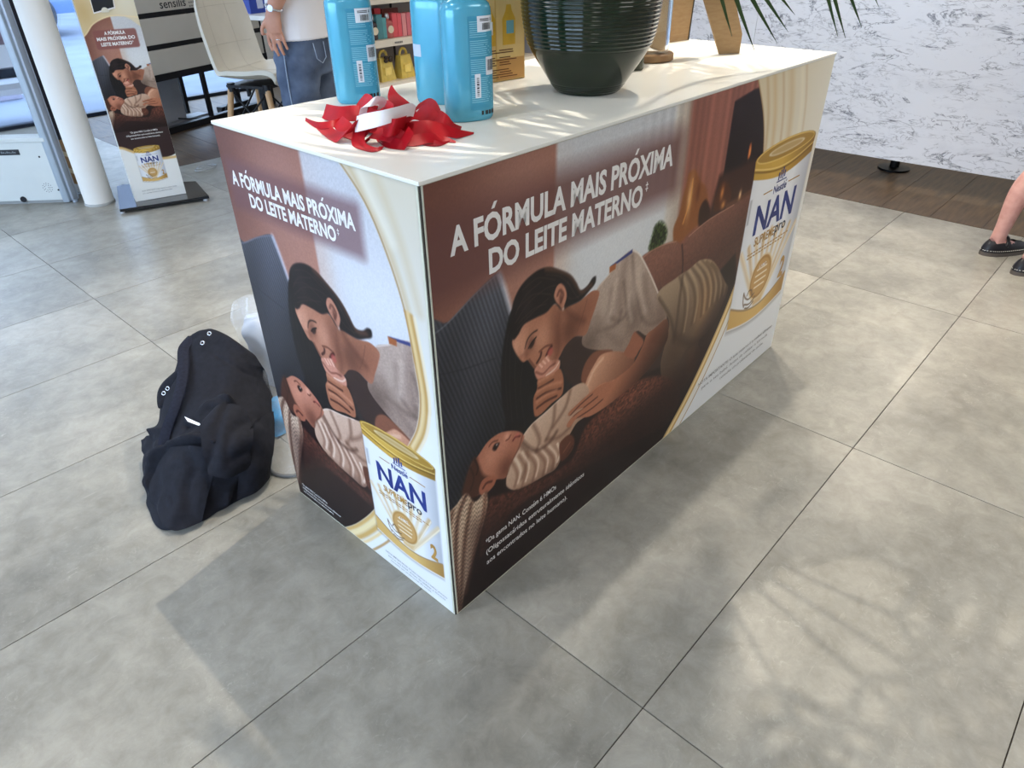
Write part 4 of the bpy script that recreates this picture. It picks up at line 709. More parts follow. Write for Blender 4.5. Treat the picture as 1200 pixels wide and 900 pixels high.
# glass dome on a wooden foot
cl = thing('glass_cloche', 'tall clear glass dome on a round wooden foot behind the vase', 'cloche', (1.150, .262, TZ))
M_WOODC = mat('cork_wood', (150, 118, 82), .6, rgb2=(126, 94, 62), scale=25, bump=.1)
MB().lathe([(.070, 0), (.074, .003), (.074, .019), (.070, .022)], 48).build('wooden_foot', M_WOODC, cl, True, ang=40)
M_CLEAR = mat('clear_glass', (245, 250, 252), .01, trans=1., ior=1.38)
MB().lathe([(.058, .0222), (.058, .26), (.054, .29), (.040, .315), (.020, .327), (.001, .330)], 48, cap=False).lathe([(.056, .0222), (.056, .26), (.052, .288), (.038, .312), (.019, .324), (.001, .327)], 48, cap=False).lathe([(.058, .0222), (.056, .0222)], 48, cap=False).build('dome', M_CLEAR, cl, True)
kd = thing('dark_candle_jar', 'small dark jar just behind the foot of the green vase', 'jar', (.985, .205, TZ))
MB().lathe([(.028, 0), (.030, .003), (.030, .030), (.028, .034), (.025, .034), (.025, .012), (.001, .011)], 32, cap=False).lathe([(.028, 0), (.001, 0)], 32, cap=False).build('body', mat('smoky_green_glass', (62, 66, 52), .2, noise=.1), kd, True, ang=40)
MB().lathe([(.0245, .012), (.0245, .022), (.001, .023)], 24, cap=False).build('wax', mat('grey_wax', (120, 116, 100), .5, noise=.05), kd)

# cardboard sign stand: board and strut
M_KRAFT = mat('kraft_cardboard', (158, 130, 94), .75, rgb2=(146, 116, 80), scale=30, stretch=(1, 1, 4), bump=.05); M_KEDGE = mat('dark_board_edge', (46, 44, 36), .7, noise=.1)
kr = thing('cardboard_stand', 'brown cardboard sign board leaning on its slanted strut at the end of the counter', 'sign stand', (1.50, .40, TZ))
o_ = np.array([1.604 - 1.50, .395 - .40, 0]); dx = np.array([-.986, .166, 0]); lean = np.array([.14, .04, 1.]); lean /= np.linalg.norm(lean); nn = np.cross(dx, lean); nn /= np.linalg.norm(nn)
if nn[1] > 0: nn = -nn
MB().prism([(0, 0), (.42, 0), (.42, .52), (0, .52)], .006, o_ - nn * .006, dx, lean, nn).build('board', M_KRAFT, kr)
MB().prism([(-.004, 0), (0, 0), (0, .52), (-.004, .52)], .008, o_ - nn * .006, dx, lean, nn).build('board_edge', M_KEDGE, kr)
sp_ = [(1.3973,0.1586,1.0667),(1.424,0.1056,1.0695)]; a_ = [(1.3778,0.1482,1.0685),(1.4311,0.1077,1.0685)]; a0, a1 = np.array(a_[0]), np.array(a_[1]); ed = (a1 - a0); wdt = np.linalg.norm(ed); ed /= wdt
off_ = np.array([1.50, .40, TZ]); pn = np.array([-ed[1], ed[0], 0]) * 1.
MB().prism([(0, 0), (wdt, 0), (wdt, .055), (wdt - .14, .38), (-.17, .38), (-.175, .36)], .008, a0 - off_ + np.array([0, 0, .0]), ed, (0, 0, 1), pn).build('strut', M_KRAFT, kr)

# ------------------------------------------------------------------ pile of ribbons on the counter
M_RED = mat('red_ribbon', (178, 8, 26), .5, rgb2=(150, 5, 20), scale=30, spec=.3); M_WRIB = mat('white_ribbon', (232, 228, 232), .5, noise=.03, scale=30, sheen=.3)
def ribbon(label, ctrl, wv, m, name='ribbon', n=7):
    """strip through world points ctrl; wv = half-width vectors, one for each point"""
    c = spline(ctrl, n); w_ = spline(wv, n); rows = []
    for i in range(len(c)): rows.append([c[i] + w_[i] * k for k in (-1, -.5, 0, .5, 1)])
    R_ = np.array(rows); R_[..., 2] = np.maximum(R_[..., 2], TZ + .0004)
    # give it a little thickness
    T = R_ + np.array([0, 0, .0008]); top = [list(r) for r in T]; bot = [list(r) for r in R_]
    mb = MB().grid(top).grid(bot[::-1]); k = len(top)
    mb.grid([[r[0] for r in top], [r[0] for r in bot]]).grid([[r[-1] for r in top], [r[-1] for r in bot]])
    base = np.array(ctrl[0], float); base[2] = TZ
    o = mb.build(name, m, None, True, label, 'ribbon', 'ribbons heaped on the counter', off=tuple(base), loc=tuple(base)); return o
RV = np.array([.68, -.73, 0]) ; AV = np.array([.69, .73, 0]); UV = np.array([0, 0, 1.])
def rb(label, pts, widths, m=M_RED): ribbon(label, pts, [RV * a + AV * b + UV * c for a, b, c in widths], m)
rb('red ribbon end lying flat, the one pointing away to the bare corner', [(0.0726,0.3861,1.078),(0.0495,0.3013,1.088),(0.0582,0.2589,1.094),(0.0943,0.2444,1.09),(0.1263,0.2413,1.08)], [(.004, .016, .012)] * 5)
rb('thin red ribbon curl touching the counter under the flat end', [(0.0223,0.3849,1.069),(-0.0004,0.3058,1.074),(0.0069,0.267,1.08),(0.0404,0.2729,1.08)], [(0, .004, .004), (0, .006, .005), (0, .008, .005), (0, .008, .006)])
rb('red ribbon loop with a small gap on the heap edge below the flat end', [(0.007,0.299,1.072),(-0.0212,0.2294,1.071),(-0.0329,0.1776,1.078),(-0.0258,0.1565,1.094),(0.0046,0.1594,1.096),(0.0122,0.1513,1.08)], [(.012, .006, .006), (.010, .008, .006), (.010, .010, .008), (.012, .004, .012), (.012, .004, .012), (.010, .004, .010)])
rb('red ribbon curled into a ring at the front of the heap', [(-0.0019,0.1516,1.092),(-0.0207,0.1399,1.08),(-0.0365,0.1109,1.069),(-0.0369,0.0746,1.069),(-0.0194,0.0719,1.069),(-0.0207,0.0827,1.069)], [(.016, .002, .006), (.014, .004, .008), (.008, .006, .006), (.004, .007, .004), (.003, .006, .003), (.002, .004, .002)])
rb('red ribbon arching from the ring towards the middle of the heap', [(-0.0157,0.1276,1.07),(0.0031,0.1286,1.082),(0.0054,0.094,1.09),(0.0169,0.0691,1.084),(0.0243,0.0605,1.07)], [(.008, .008, .004), (.010, .010, .006), (.012, .008, .010), (.012, .004, .010), (.010, .004, .008)])
rb('red ribbon standing up as a pointed peak above the heap', [(0.1324,0.2217,1.14),(0.1199,0.2033,1.126),(0.1201,0.1842,1.112),(0.1268,0.1672,1.1),(0.1279,0.1548,1.085)], [(.002, .001, .002), (.010, .002, .004), (.015, .002, .006), (.013, .002, .006), (.010, .002, .006)])
rb('crumpled red ribbon knot left of the peak', [(0.0836,0.2863,1.098),(0.0921,0.2714,1.112),(0.0581,0.2036,1.116),(0.0464,0.2021,1.102),(0.0463,0.1699,1.1)], [(.010, .006, .012)] * 5)
rb('red ribbon folded over the white strip', [(0.0665,0.207,1.098),(0.0977,0.2173,1.108),(0.0665,0.1506,1.112),(0.0499,0.1427,1.1)], [(.010, .002, .010)] * 4)
rb('broad white ribbon strip bending across the top of the red heap', [(-0.008,0.1608,1.098),(-0.0213,0.1116,1.112),(-0.0139,0.074,1.122),(0.0203,0.0718,1.124),(0.0722,0.095,1.12),(0.0996,0.1132,1.11)], [(.003, .007, .013), (.003, .007, .013), (.003, .007, .012), (.003, .008, .011), (.003, .008, .010), (.003, .006, .008)], M_WRIB)
rb('small white ribbon loop standing behind the broad white strip', [(0.0394,0.2016,1.1),(0.0418,0.1924,1.12),(0.0527,0.178,1.128),(0.0771,0.1833,1.122),(0.0775,0.1917,1.108)], [(.008, .004, .004), (.008, .004, .004), (.006, .006, .008), (.008, .004, .004), (.008, .004, .004)], M_WRIB)
rb('red ribbon twisting out from under the white strip', [(0.0419,0.1555,1.09),(-0.0007,0.0691,1.104),(0.0199,0.0647,1.104),(0.0944,0.1254,1.09)], [(.006, .006, .014)] * 4)
rb('red ribbon loop on the side of the bottle, near the heap middle', [(0.1257,0.1575,1.085),(0.1359,0.1465,1.098),(0.1164,0.0931,1.102),(0.1113,0.0742,1.088),(0.1008,0.0839,1.074)], [(.012, .004, .010), (.010, .006, .012), (.012, .004, .012), (.014, .002, .010), (.014, .002, .006)])
rb('long red ribbon reaching past the bottle to the front edge', [(0.0493,0.1197,1.078),(0.0589,0.0839,1.088),(0.0775,0.0555,1.092),(0.1044,0.0423,1.086),(0.1289,0.0263,1.076),(0.1694,0.0231,1.069)], [(.002, .010, .010), (.002, .014, .010), (.002, .014, .010), (.002, .012, .008), (.002, .009, .006), (.001, .002, .002)])
rb('red ribbon with a pointed end in front of the long one', [(0.0236,0.0744,1.071),(0.0417,0.0507,1.076),(0.0697,0.0339,1.078),(0.094,0.0229,1.072),(0.1016,0.0029,1.069)], [(.002, .012, .006), (.002, .012, .008), (.002, .011, .006), (.001, .007, .004), (.001, .002, .001)])
rb('red ribbon loop lying in front of the white strip', [(0.0257,0.1327,1.074),(0.0037,0.0797,1.074),(0.0073,0.0497,1.072),(0.016,0.0343,1.082),(0.0247,0.0576,1.092)], [(.008, .006, .010)] * 5)
rb('red ribbon twist on the counter side of the long ribbon', [(0.0681,0.0816,1.074),(0.0593,0.0376,1.07),(0.0702,0.0116,1.069),(0.0997,0.015,1.069)], [(.004, .010, .006), (.004, .010, .006), (.003, .008, .004), (.002, .003, .002)])
rb('red ribbon tuft pressed against the pump bottle', [(0.1054,0.0924,1.088),(0.119,0.0814,1.1),(0.1182,0.0514,1.098),(0.1322,0.0435,1.084),(0.1627,0.0521,1.074)], [(.008, .008, .010), (.008, .008, .012), (.006, .010, .010), (.004, .010, .006), (.002, .006, .004)])
rb('red ribbon scrap hanging off the flat end', [(0.0232,0.2656,1.084),(0.0023,0.2142,1.082),(-0.0036,0.1807,1.072),(-0.0118,0.1488,1.069)], [(.010, .006, .008), (.012, .006, .008), (.010, .006, .006), (.006, .004, .003)])
rb('short red ribbon fold behind the bottle base', [(0.1932,0.2253,1.085),(0.2114,0.2116,1.096),(0.1969,0.1734,1.098),(0.1872,0.148,1.086)], [(.008, .006, .008)] * 4)
rb('dark red ribbon layer lying under the others', [(0.0454,0.2296,1.072),(0.0574,0.1746,1.078),(0.0939,0.1527,1.078),(0.1339,0.1316,1.074),(0.154,0.0827,1.071)], [(.004, .022, .004)] * 5)

# ------------------------------------------------------------------ marble service counter
def marble():
    m = bpy.data.materials.new('white_marble'); m.use_nodes = True; N, K, b = nodes(m)
    tc = N.new('ShaderNodeTexCoord'); mp = N.new('ShaderNodeMapping'); mp.inputs['Rotation'].default_value = (math.radians(35), 0, 0); mp.inputs['Scale'].default_value = (1, .75, 2.0); K.new(tc.outputs['Object'], mp.inputs[0])
    def noise(sc, det, ro, dist, v=None):
        n = N.new('ShaderNodeTexNoise'); n.inputs['Scale'].default_value = sc; n.inputs['Detail'].default_value = det; n.inputs['Roughness'].default_value = ro; n.inputs['Distortion'].default_value = dist; K.new(v or mp.outputs[0], n.inputs['Vector']); return n.outputs['Fac']
    def math_(op, a, v):
        q = N.new('ShaderNodeMath'); q.operation = op; K.new(a, q.inputs[0])
        if hasattr(v, 'is_linked'): K.new(v, q.inputs[1])
        else: q.inputs[1].default_value = v
        return q.outputs[0]
    def vein(sc, det, wdt, msc, lo, hi, dist):
        a = math_('ABSOLUTE', math_('SUBTRACT', noise(sc, det, .62, dist), .5), 0); mr = N.new('ShaderNodeMapRange'); mr.inputs[1].default_value = 0; mr.inputs[2].default_value = wdt; mr.inputs[3].default_value = 1; mr.inputs[4].default_value = 0; K.new(a, mr.inputs[0])
        k = N.new('ShaderNodeMapRange'); k.inputs[1].default_value = lo; k.inputs[2].default_value = hi; K.new(noise(msc, 4, .6, .5), k.inputs[0]); return math_('MULTIPLY', mr.outputs[0], k.outputs[0])
    v = math_('ADD', vein(3.2, 9, .016, 5, .44, .58, .8), math_('MULTIPLY', vein(11, 7, .030, 6, .46, .62, 1.0), .9))
    soft = N.new('ShaderNodeMapRange'); soft.inputs[1].default_value = .52; soft.inputs[2].default_value = .8; soft.inputs[4].default_value = .35; K.new(noise(4, 6, .6, .8), soft.inputs[0])
    v = math_('ADD', v, math_('MULTIPLY', soft.outputs[0], .5)); cl_ = N.new('ShaderNodeClamp'); K.new(v, cl_.inputs[0])
    x = N.new('ShaderNodeMix'); x.data_type = 'RGBA'; x.inputs[6].default_value = (*lin((216, 218, 226)), 1); x.inputs[7].default_value = (*lin((110, 112, 124)), 1); K.new(cl_.outputs[0], x.inputs[0]); K.new(x.outputs[2], b.inputs['Base Color']); b.inputs['Roughness'].default_value = .22
    return m
M_MARB = marble()
mc = thing('marble_counter', 'long white marble service counter with fine grey veins raised above dark planks', 'counter', (4.080, 0, 0), math.radians(2.3))
MB().box(0, .02, -2.2, 1.292, .150, 1.12, .001).build('front_panel', M_MARB, mc); MB().box(0, .02, 1.294, 2.4, .150, 1.12, .001).build('front_panel', M_MARB, mc)
MB().box(.02, .60, -2.19, -2.16, .0, 1.12).build('end_panel', M_WALL, mc); MB().box(.02, .60, 2.36, 2.39, .0, 1.12).build('end_panel', M_WALL, mc); MB().box(-.02, .62, -2.22, 2.42, 1.12, 1.15, .002).build('worktop', M_MARB, mc)
for y in (-1.1, .32, 1.6): MB().lathe([(.10, 0), (.10, .012), (.03, .018), (.03, 1.12)], 24, (.38, y, 0)).build('foot', mat('black_steel', (22, 22, 24), .4, .6, noise=.05), mc, True, ang=40)

# ------------------------------------------------------------------ totem stand with poster
M_BASE = mat('gloss_black_base', (24, 26, 32), .12, noise=.1, scale=20, coat=.5)
TA = math.atan2(-.077, .282)
to = thing('poster_totem', 'narrow upright display stand with mother and baby poster on a black base plate', 'display stand', (.687, 3.540, 0), TA)
MB().prism([(-.105, -.09), (.40, -.13), (.395, .24), (-.02, .44), (-.06, .42)], .016, (0, 0, .014), (1, 0, 0), (0, 1, 0), (0, 0, 1)).build('base', M_BASE, to)
for x, y in ((-.09, -.07), (.38, -.11), (.37, .22), (-.03, .40)): MB().lathe([(.014, 0), (.014, .0145)], 16, (x, y, 0)).build('foot', mat('clear_foot', (190, 190, 192), .2, noise=.02), to)
TW, TH, TD = .292, 1.55, .11
MB().box(0, TW, .002, TD, .030, TH, .002).build('body', M_WHITE, to)
P = Paint(np.arange(.066, .066 + TW / .54, .0058), np.arange(.10, 1.40, .0058)); family_art(P)
P.xs = (P.xs - .182) * .54 + .0625; P.zs = .841 + (P.zs - .843) * .54; zs_k = (P.zs > .031); P.zs = P.zs[zs_k]; P.C = P.C[zs_k]
lo = np.arange(.032, P.zs[0] - .001, .0031); P.zs = np.concatenate([lo, P.zs]); P.C = np.concatenate([np.tile(np.array([52., 35, 34]), (len(lo), len(P.xs), 1)), P.C])
xm = TW
P.rrect(.045, .262, .873, .968, (134, 82, 76), .003, .9, .012)
m = P.mask([(-.1, .365), (.0, .36), (.06, .33), (.15, .28), (.24, .265), (.40, .27), (.4, -.1), (-.1, -.1)], .002); P.tint(m, (234, 232, 226))
P.line([(-.1, .36), (.0, .355), (.06, .325), (.15, .275), (.24, .26), (.40, .265)], .014, (206, 168, 104), .9, None, True, .008)
m = P.mask([(-.1, .90), (.0, .945), (.06, 1.0), (.14, 1.03), (.22, 1.03), (.4, 1.0), (.4, 2), (-.1, 2)], .002); P.tint(m, (214, 194, 152)); P.blob((.25, 1.15), .1, .2, (226, 220, 202), .8, m)
P.line([(-.1, .90), (.0, .945), (.06, 1.0), (.14, 1.03), (.22, 1.03), (.4, 1.0)], .006, (236, 214, 168), .9); P.blob((.03, 1.06), .05, .08, (186, 150, 92), .5, m)
can_art(P, .072, .212, .145)
gT = print_grid('poster', P, (0, .0012, 0), (1, 0, 0), (0, 0, 1), to, 1.0)
oT = (0, .0012, 0); mb = MB()
for k, s in enumerate(('A FÓRMULA', 'MAIS PRÓXIMA DO', 'LEITE MATERNO*')): letters(mb, s, .152 - (.105, .192, .165)[k] / 2, .944 - .027 * k, .017, oT, (1, 0, 0), (0, 0, 1), (0, -1, 0), width=(.105, .192, .165)[k], bold=.04)
mb.build('lettering', I_W, gT); mb = MB()
for k, s in enumerate(('*Da gama NAN. Contém 6 HMOs', '(Oligossacáridos estruturalmente idênticos', 'aos encontrados no leite humano).')): letters(mb, s, .155 - (.15, .20, .16)[k] / 2, .425 - .017 * k, .009, oT, (1, 0, 0), (0, 0, 1), (0, -1, 0), width=(.15, .20, .16)[k], bold=.01)
mb.build('footnote', I_W, gT)
for k, m_, nm in (('blue', I_B, 'brand_lettering'), ('gold', I_G, 'gold_lettering'), ('two', I_G, 'gold_numeral'), ('lines', I_G, 'gold_fine_print'), ('dark', I_D, 'dark_lettering')):
    mb = MB(); can_letters(mb, .072, .212, .145, oT, (1, 0, 0), (0, 0, 1), (0, -1, 0), k); mb.build(nm, m_, gT, kind='stuff' if k == 'lines' else None)
mb = MB(); letters(mb, 'NOTA IMPORTANTE: O leite materno é o melhor alimento', .05, .085, .007, oT, (1, 0, 0), (0, 0, 1), (0, -1, 0), width=.20); letters(mb, 'para o seu bebé. Consulte um profissional de saúde.', .05, .070, .007, oT, (1, 0, 0), (0, 0, 1), (0, -1, 0), width=.17); mb.build('small_print', I_T, gT)
MB().prism([(.078, 1.048), (.190, 1.068), (.205, 1.2), (.081, 1.2)], .0012, (0, .0, 0), (1, 0, 0), (0, 0, 1), (0, -1, 0)).build('badge_border', I_W, to)
bd_ = MB().prism([(.082, 1.055), (.185, 1.075), (.20, 1.2), (.085, 1.2)], .002, (0, 0, 0), (1, 0, 0), (0, 0, 1), (0, -1, 0)).build('badge', mat('black_badge', (28, 30, 36), .3, noise=.05), to)
lp = [(.02 * math.cos(PI * k / 10), .024 * math.sin(PI * k / 10)) for k in range(11)]
MB().prism([(a + .137, b + 1.052) for a, b in lp], .0006, (0, -.0021, 0), (1, 0, 0), (0, 0, 1), (0, -1, 0)).build('badge_arch', mat('pale_badge', (214, 208, 190), .4, noise=.03), bd_)
MB().ball_ring((.33, .36, .012), .075, .006, (1, .2, 0), (-.2, .55, 0), 28, 6).ball_ring((.345, .37, .020), .065, .005, (1, -.2, 0), (.2, .55, 0), 28, 6).build('cable_coil', mat('clear_grey_cable', (178, 182, 186), .25, noise=.05), None, True, 'coiled pale grey cable lying on the floor behind the poster stand', 'cable', loc=(.687 + .33, 3.54 + .06, .002))

# ------------------------------------------------------------------ background left: column, gate, poster board, shelving, chair
M_COL = mat('white_column_paint', (226, 222, 216), .55, noise=.02, scale=6)
co = thing('round_column', 'round white painted column beside the poster stand', 'column', (.566, 3.805, 0)); MB().lathe([(.083, 0), (.083, 3.2)], 40).build('shaft', M_COL, co, True, ang=40); MB().lathe([(.087, 0), (.087, .012), (.0835, .014)], 40).build('base_ring', mat('grey_seal', (176, 176, 174), .6, noise=.04), co, True, ang=40)
M_CAB = mat('white_coated_metal', (206, 210, 208), .4, noise=.02, scale=10); M_HOLE = mat('dark_hole', (30, 30, 34), .8, noise=.1)
GA = math.atan2(-.341, .356)
ga = thing('security_gate', 'white metal cabinet gate with black name plate and aluminium post', 'gate', (.133, 4.247, 0), GA)
MB().box(-.70, .40, .0, .10, .018, .372, .004).build('cabinet', M_CAB, ga); MB().box(-.71, .41, -.006, .106, .372, .396, .003).build('cabinet_lid', M_CAB, ga)
MB().box(-.69, .40, .01, .09, 0, .018).build('foot_rail', mat('grey_rail', (150, 152, 152), .5, noise=.05), ga)
pl_ = MB().box(.118, .240, -.004, .0, .300, .332, .001).build('name_plate', mat('black_plate', (20, 22, 26), .3, noise=.1), ga)
mb = MB(); 
for k in range(8): mb.box(.135 + .011 * k, .142 + .011 * k, -.0052, -.004, .311, .322 - .003 * (k % 3))
mb.build('plate_mark', mat('plate_silver', (120, 124, 128), .4, .4, noise=.1), pl_, kind='stuff')
mb = MB()
for r_, n_ in ((.006, 1), (.016, 7), (.027, 12)):
    for k in range(n_): a = 2 * PI * k / n_; mb.box(.325 + r_ * math.cos(a) - .002, .325 + r_ * math.cos(a) + .002, -.0006, .0, .098 + r_ * math.sin(a) - .002, .098 + r_ * math.sin(a) + .002)
mb.build('speaker_hole', M_HOLE, ga, kind='stuff')
for x, z in ((.345, .285), (.385, .082)): MB().lathe([(.006, 0), (.004, .003)], 10).build('screw', M_HOLE, ga, loc=(x, -.001, z)).rotation_euler = (PI / 2, 0, 0)
MB().lathe([(.018, 0), (.018, .004)], 18).build('lock', M_HOLE, ga, loc=(.155, -.001, .030)).rotation_euler = (PI / 2, 0, 0)
ptf = lambda x0, x1, y0, y1: MB().box(x0, x1, y0, y1, 0, 2.25, .012)
ptf(.385, .430, -.004, .10).build('post', mat('pale_aluminium', (178, 190, 202), .35, .35, noise=.03, scale=20), ga, True, ang=30); ptf(.431, .442, .02, .09).build('edge_strip', mat('pale_profile', (206, 216, 230), .3, .2, noise=.02), ga, True, ang=30)
MB().box(-.70, .395, .072, .080, .396, 2.2).build('glass_leaf', M_GLASS, ga)
MB().lathe([(.016, 0), (.016, .014)], 14).build('foot_bolt', M_ALU, ga, loc=(.452, .02, 0))
# board of a second poster stand, seen edge on between gate and column
b2 = thing('poster_board', 'dark poster board with gold swirl squeezed between gate post and column', 'display stand', (.505, 4.105, 0), math.radians(-14))
MB().box(-.02, .15, 0, .05, .012, 1.62, .002).build('board', mat('white_board', (226, 226, 228), .5, noise=.02), b2); MB().box(-.02, .15, -.02, .10, 0, .012).build('base', mat('clear_base', (190, 200, 214), .15, noise=.03), b2)
MB().box(-.018, .148, -.0008, 0, .34, 1.60).build('dark_print', mat('black_violet_print', (30, 26, 34), .35, noise=.1, scale=8), b2)
sw = MB().prism([(-.018, .09), (.148, .02), (.148, .34), (-.018, .34)], .0008, (0, -.0008, 0), (1, 0, 0), (0, 0, 1), (0, 1, 0)).build('gold_print', mat('bronze_print', (176, 132, 84), .4, noise=.12, scale=20), b2)
for z in (.275, .170): MB().prism([(-.018, z), (.148, z - .10), (.148, z - .07), (-.018, z + .03)], .0004, (0, -.0013, 0), (1, 0, 0), (0, 0, 1), (0, 1, 0)).build('gold_stripe', mat('pale_gold_stripe', (228, 204, 160), .4, noise=.05), sw)

# cosmetics shelving with the word on its top drawer
su = thing('drawer_unit', 'black framed unit with pale drawer fronts and dark lettering on the top one', 'shelving unit', (1.648, 5.168, 0), math.radians(18.07))
M_BLK = mat('black_metal', (20, 20, 24), .45, .2, noise=.08, scale=30); M_DRW = mat('pale_drawer', (196, 192, 182), .45, noise=.02, scale=8)
for x in (-.09, .485, 1.28): MB().box(x, x + .032, 0, .032, .05, 1.32).box(x, x + .032, .28, .31, .05, 1.32).build('upright', M_BLK, su)
for z, h in ((0, .05), (.405, .05), (.632, .034), (.855, .034), (1.08, .034), (1.30, .034)): MB().box(-.09, 1.312, -.004, .31, z, z + h).build('rail', M_BLK, su) if h < .05 else MB().box(-.09, 1.312, -.004, .05, z, z + h).build('rail', M_BLK, su)
for k, (z0, z1) in enumerate(((.457, .630), (.668, .853), (.891, 1.078), (1.116, 1.298))):
    f_ = MB().box(-.057, 1.278, -.010, .02, z0, z1, .002).build('drawer_front', M_DRW, su); MB().box(-.057, 1.278, .02, .28, z0 + .01, z1 - .01).build('drawer', M_DRW, su)
    if k == 2:
        mb = MB(); letters(mb, 'sensilis', .222, .910, .062, (0, -.0102, 0), (1, 0, 0), (0, 0, 1), (0, -1, 0), width=.262, bold=.012); mb.build('lettering', M_BLACK, f_)
        mb = MB()
        for j in range(2):
            for q in range(5): mb.box(.515 + .022 * q, .531 + .022 * q, -.0106, -.010, .925 - .026 * j, .937 - .026 * j)
        mb.build('small_lettering', mat('grey_print', (130, 128, 124), .5, noise=.05), f_, kind='stuff')
gp = thing('grey_floor_panel', 'plain grey panel standing on the floor under the drawer unit', 'panel', (1.60, 5.40, 0), math.radians(18.07)); MB().box(-.05, .40, 0, .03, .03, .41, .002).build('sheet', mat('grey_panel', (150, 152, 158), .5, noise=.03), gp); MB().box(-.06, .62, -.03, .10, .0, .03).build('foot', mat('grey_panel_foot', (128, 130, 136), .5, noise=.03), gp)
# power strip and cables
ps = thing('power_strip', 'black power strip on the floor beneath the drawer unit', 'power strip', (*[(2.4908,5.6788,0)][0][:2], 0), math.radians(20))
MB().box(-.16, .22, -.035, .035, 0, .05, .006).build('body', M_BLK, ps); MB().box(.08, .13, -.02, .02, .05, .17, .006).build('adapter', M_BLK, ps); MB().ball_ring((.105, 0, .185), .014, .003, (1, 0, 0), (0, 0, 1)).build('adapter_loop', M_BLK, ps, True)
MB().tube(spline([(.10, 0, .16), (.02, -.03, .12), (-.10, -.05, .06), (-.16, -.06, .012)], 6), .005, 6).build('adapter_cable', M_BLK, ps, True)
def cable(label, pts, r=.006):
    base = np.array(pts[0]); base[2] = 0; MB().tube(spline(pts, 8), r, 6).build('cable', M_BLK, None, True, label, 'cable', off=tuple(base), loc=tuple(base))
cable('long black cable running over the foot of the grey panel', [(1.8091,5.8014,0.05),(1.8559,5.5699,0.045),(1.9579,5.43,0.04),(2.1208,5.4802,0.02),(2.3275,5.5331,0.008),(2.5632,5.6466,0.008)])
cable('black cable tangle looping on the floor beside the power strip', [(2.4299,5.7178,0.02),(2.244,5.4708,0.008),(2.2076,5.3104,0.007),(2.3397,5.3541,0.008),(2.4822,5.4561,0.008),(2.6128,5.453,0.01)])

# padded shell chair with wooden legs
CH0 = [(1.5263,3.4197,0.635)][0]; SZ = .63
ch = thing('shell_chair', 'cream padded shell chair on wooden legs with black wire bracing', 'chair', (CH0[0] + .05, CH0[1] - .05, 0), math.radians(-66))
M_CREAM = mat('cream_leather', (206, 201, 188), .5, noise=.03, scale=12, bump=.03); M_CRED = mat('cream_edge', (190, 186, 176), .5, noise=.03)
pf = [(.245, -.03), (.235, .006), (.18, .022), (.06, .012), (-.08, .010), (-.165, .035), (-.205, .10), (-.225, .20), (-.245, .32), (-.262, .43), (-.268, .47)]
hw = [.20, .215, .225, .235, .238, .235, .232, .232, .228, .205, .165]; rows = []
for (x, z), w_ in zip(pf, hw):
    row = []
    for k in range(9):
        s = (k - 4) / 4; side = abs(s) ** 2.6; seat = max(0, min(1, (x + .20) / .1)); row.append((x + side * .055 * (1 - seat) , s * w_, SZ + z + side * .045 * seat))
    rows.append(row)
G = surf(rows, 4, 3); T_ = G.copy(); up = np.array([.55, 0, .83]); T_ = G + up * .032
mb = MB().grid([list(r) for r in T_]).grid([list(r) for r in G][::-1]); edge = lambda A: [list(A[0]), list(A[-1])]
for a, b in ((T_[0], G[0]), (T_[-1], G[-1]), (T_[:, 0], G[:, 0]), (T_[:, -1], G[:, -1])): mb.grid([list(a), list(b)])
mb.build('shell', M_CREAM, ch, True, ang=60)
M_SEAMC = mat('seam_shadow', (186, 180, 168), .7, noise=.03)
nr, nc = T_.shape[:2]
for i in (10, 20, 27, 34): MB().tube([T_[i, k] + up * .0005 for k in range(2, nc - 2)], .0012, 6).build('seam', M_SEAMC, ch, True)
for k in (7, nc - 8): MB().tube([T_[i, k] + up * .0005 for i in range(3, nr - 5)], .0012, 6).build('seam', M_SEAMC, ch, True)
M_BEECH = mat('beech_leg', (200, 162, 120), .5, rgb2=(184, 144, 102), scale=12, stretch=(6, 6, 1))
for sx in (-1, 1):
    for sy in (-1, 1): lg = MB().tube([(sx * .13, sy * .13, SZ - .02), (sx * .24, sy * .22, 0)], [.020, .013], 12).build('leg', M_BEECH, ch, True, ang=40); MB().lathe([(.024, 0), (.024, .05)], 12, (sx * .13, sy * .13, SZ - .055)).build('leg_bracket', M_BLK, ch, True, ang=40)
    MB().tube([(sx * .132, -.13, SZ - .05), (sx * .20, .185, .25)], .006, 6).build('brace', M_BLK, ch, True); MB().tube([(sx * .132, .13, SZ - .05), (sx * .20, -.185, .25)], .006, 6).build('brace', M_BLK, ch, True)
for sy in (-1, 1): MB().tube([(-.13, sy * .132, SZ - .05), (.20, sy * .19, .25)], .006, 6).build('brace', M_BLK, ch, True); MB().tube([(.13, sy * .132, SZ - .05), (-.20, sy * .19, .25)], .006, 6).build('brace', M_BLK, ch, True)
MB().box(-.15, .15, -.15, .15, SZ - .03, SZ - .015).build('seat_plate', M_BLK, ch); MB().lathe([(.03, SZ - .05), (.02, .32)], 12).build('post', M_BLK, ch, True, ang=40)

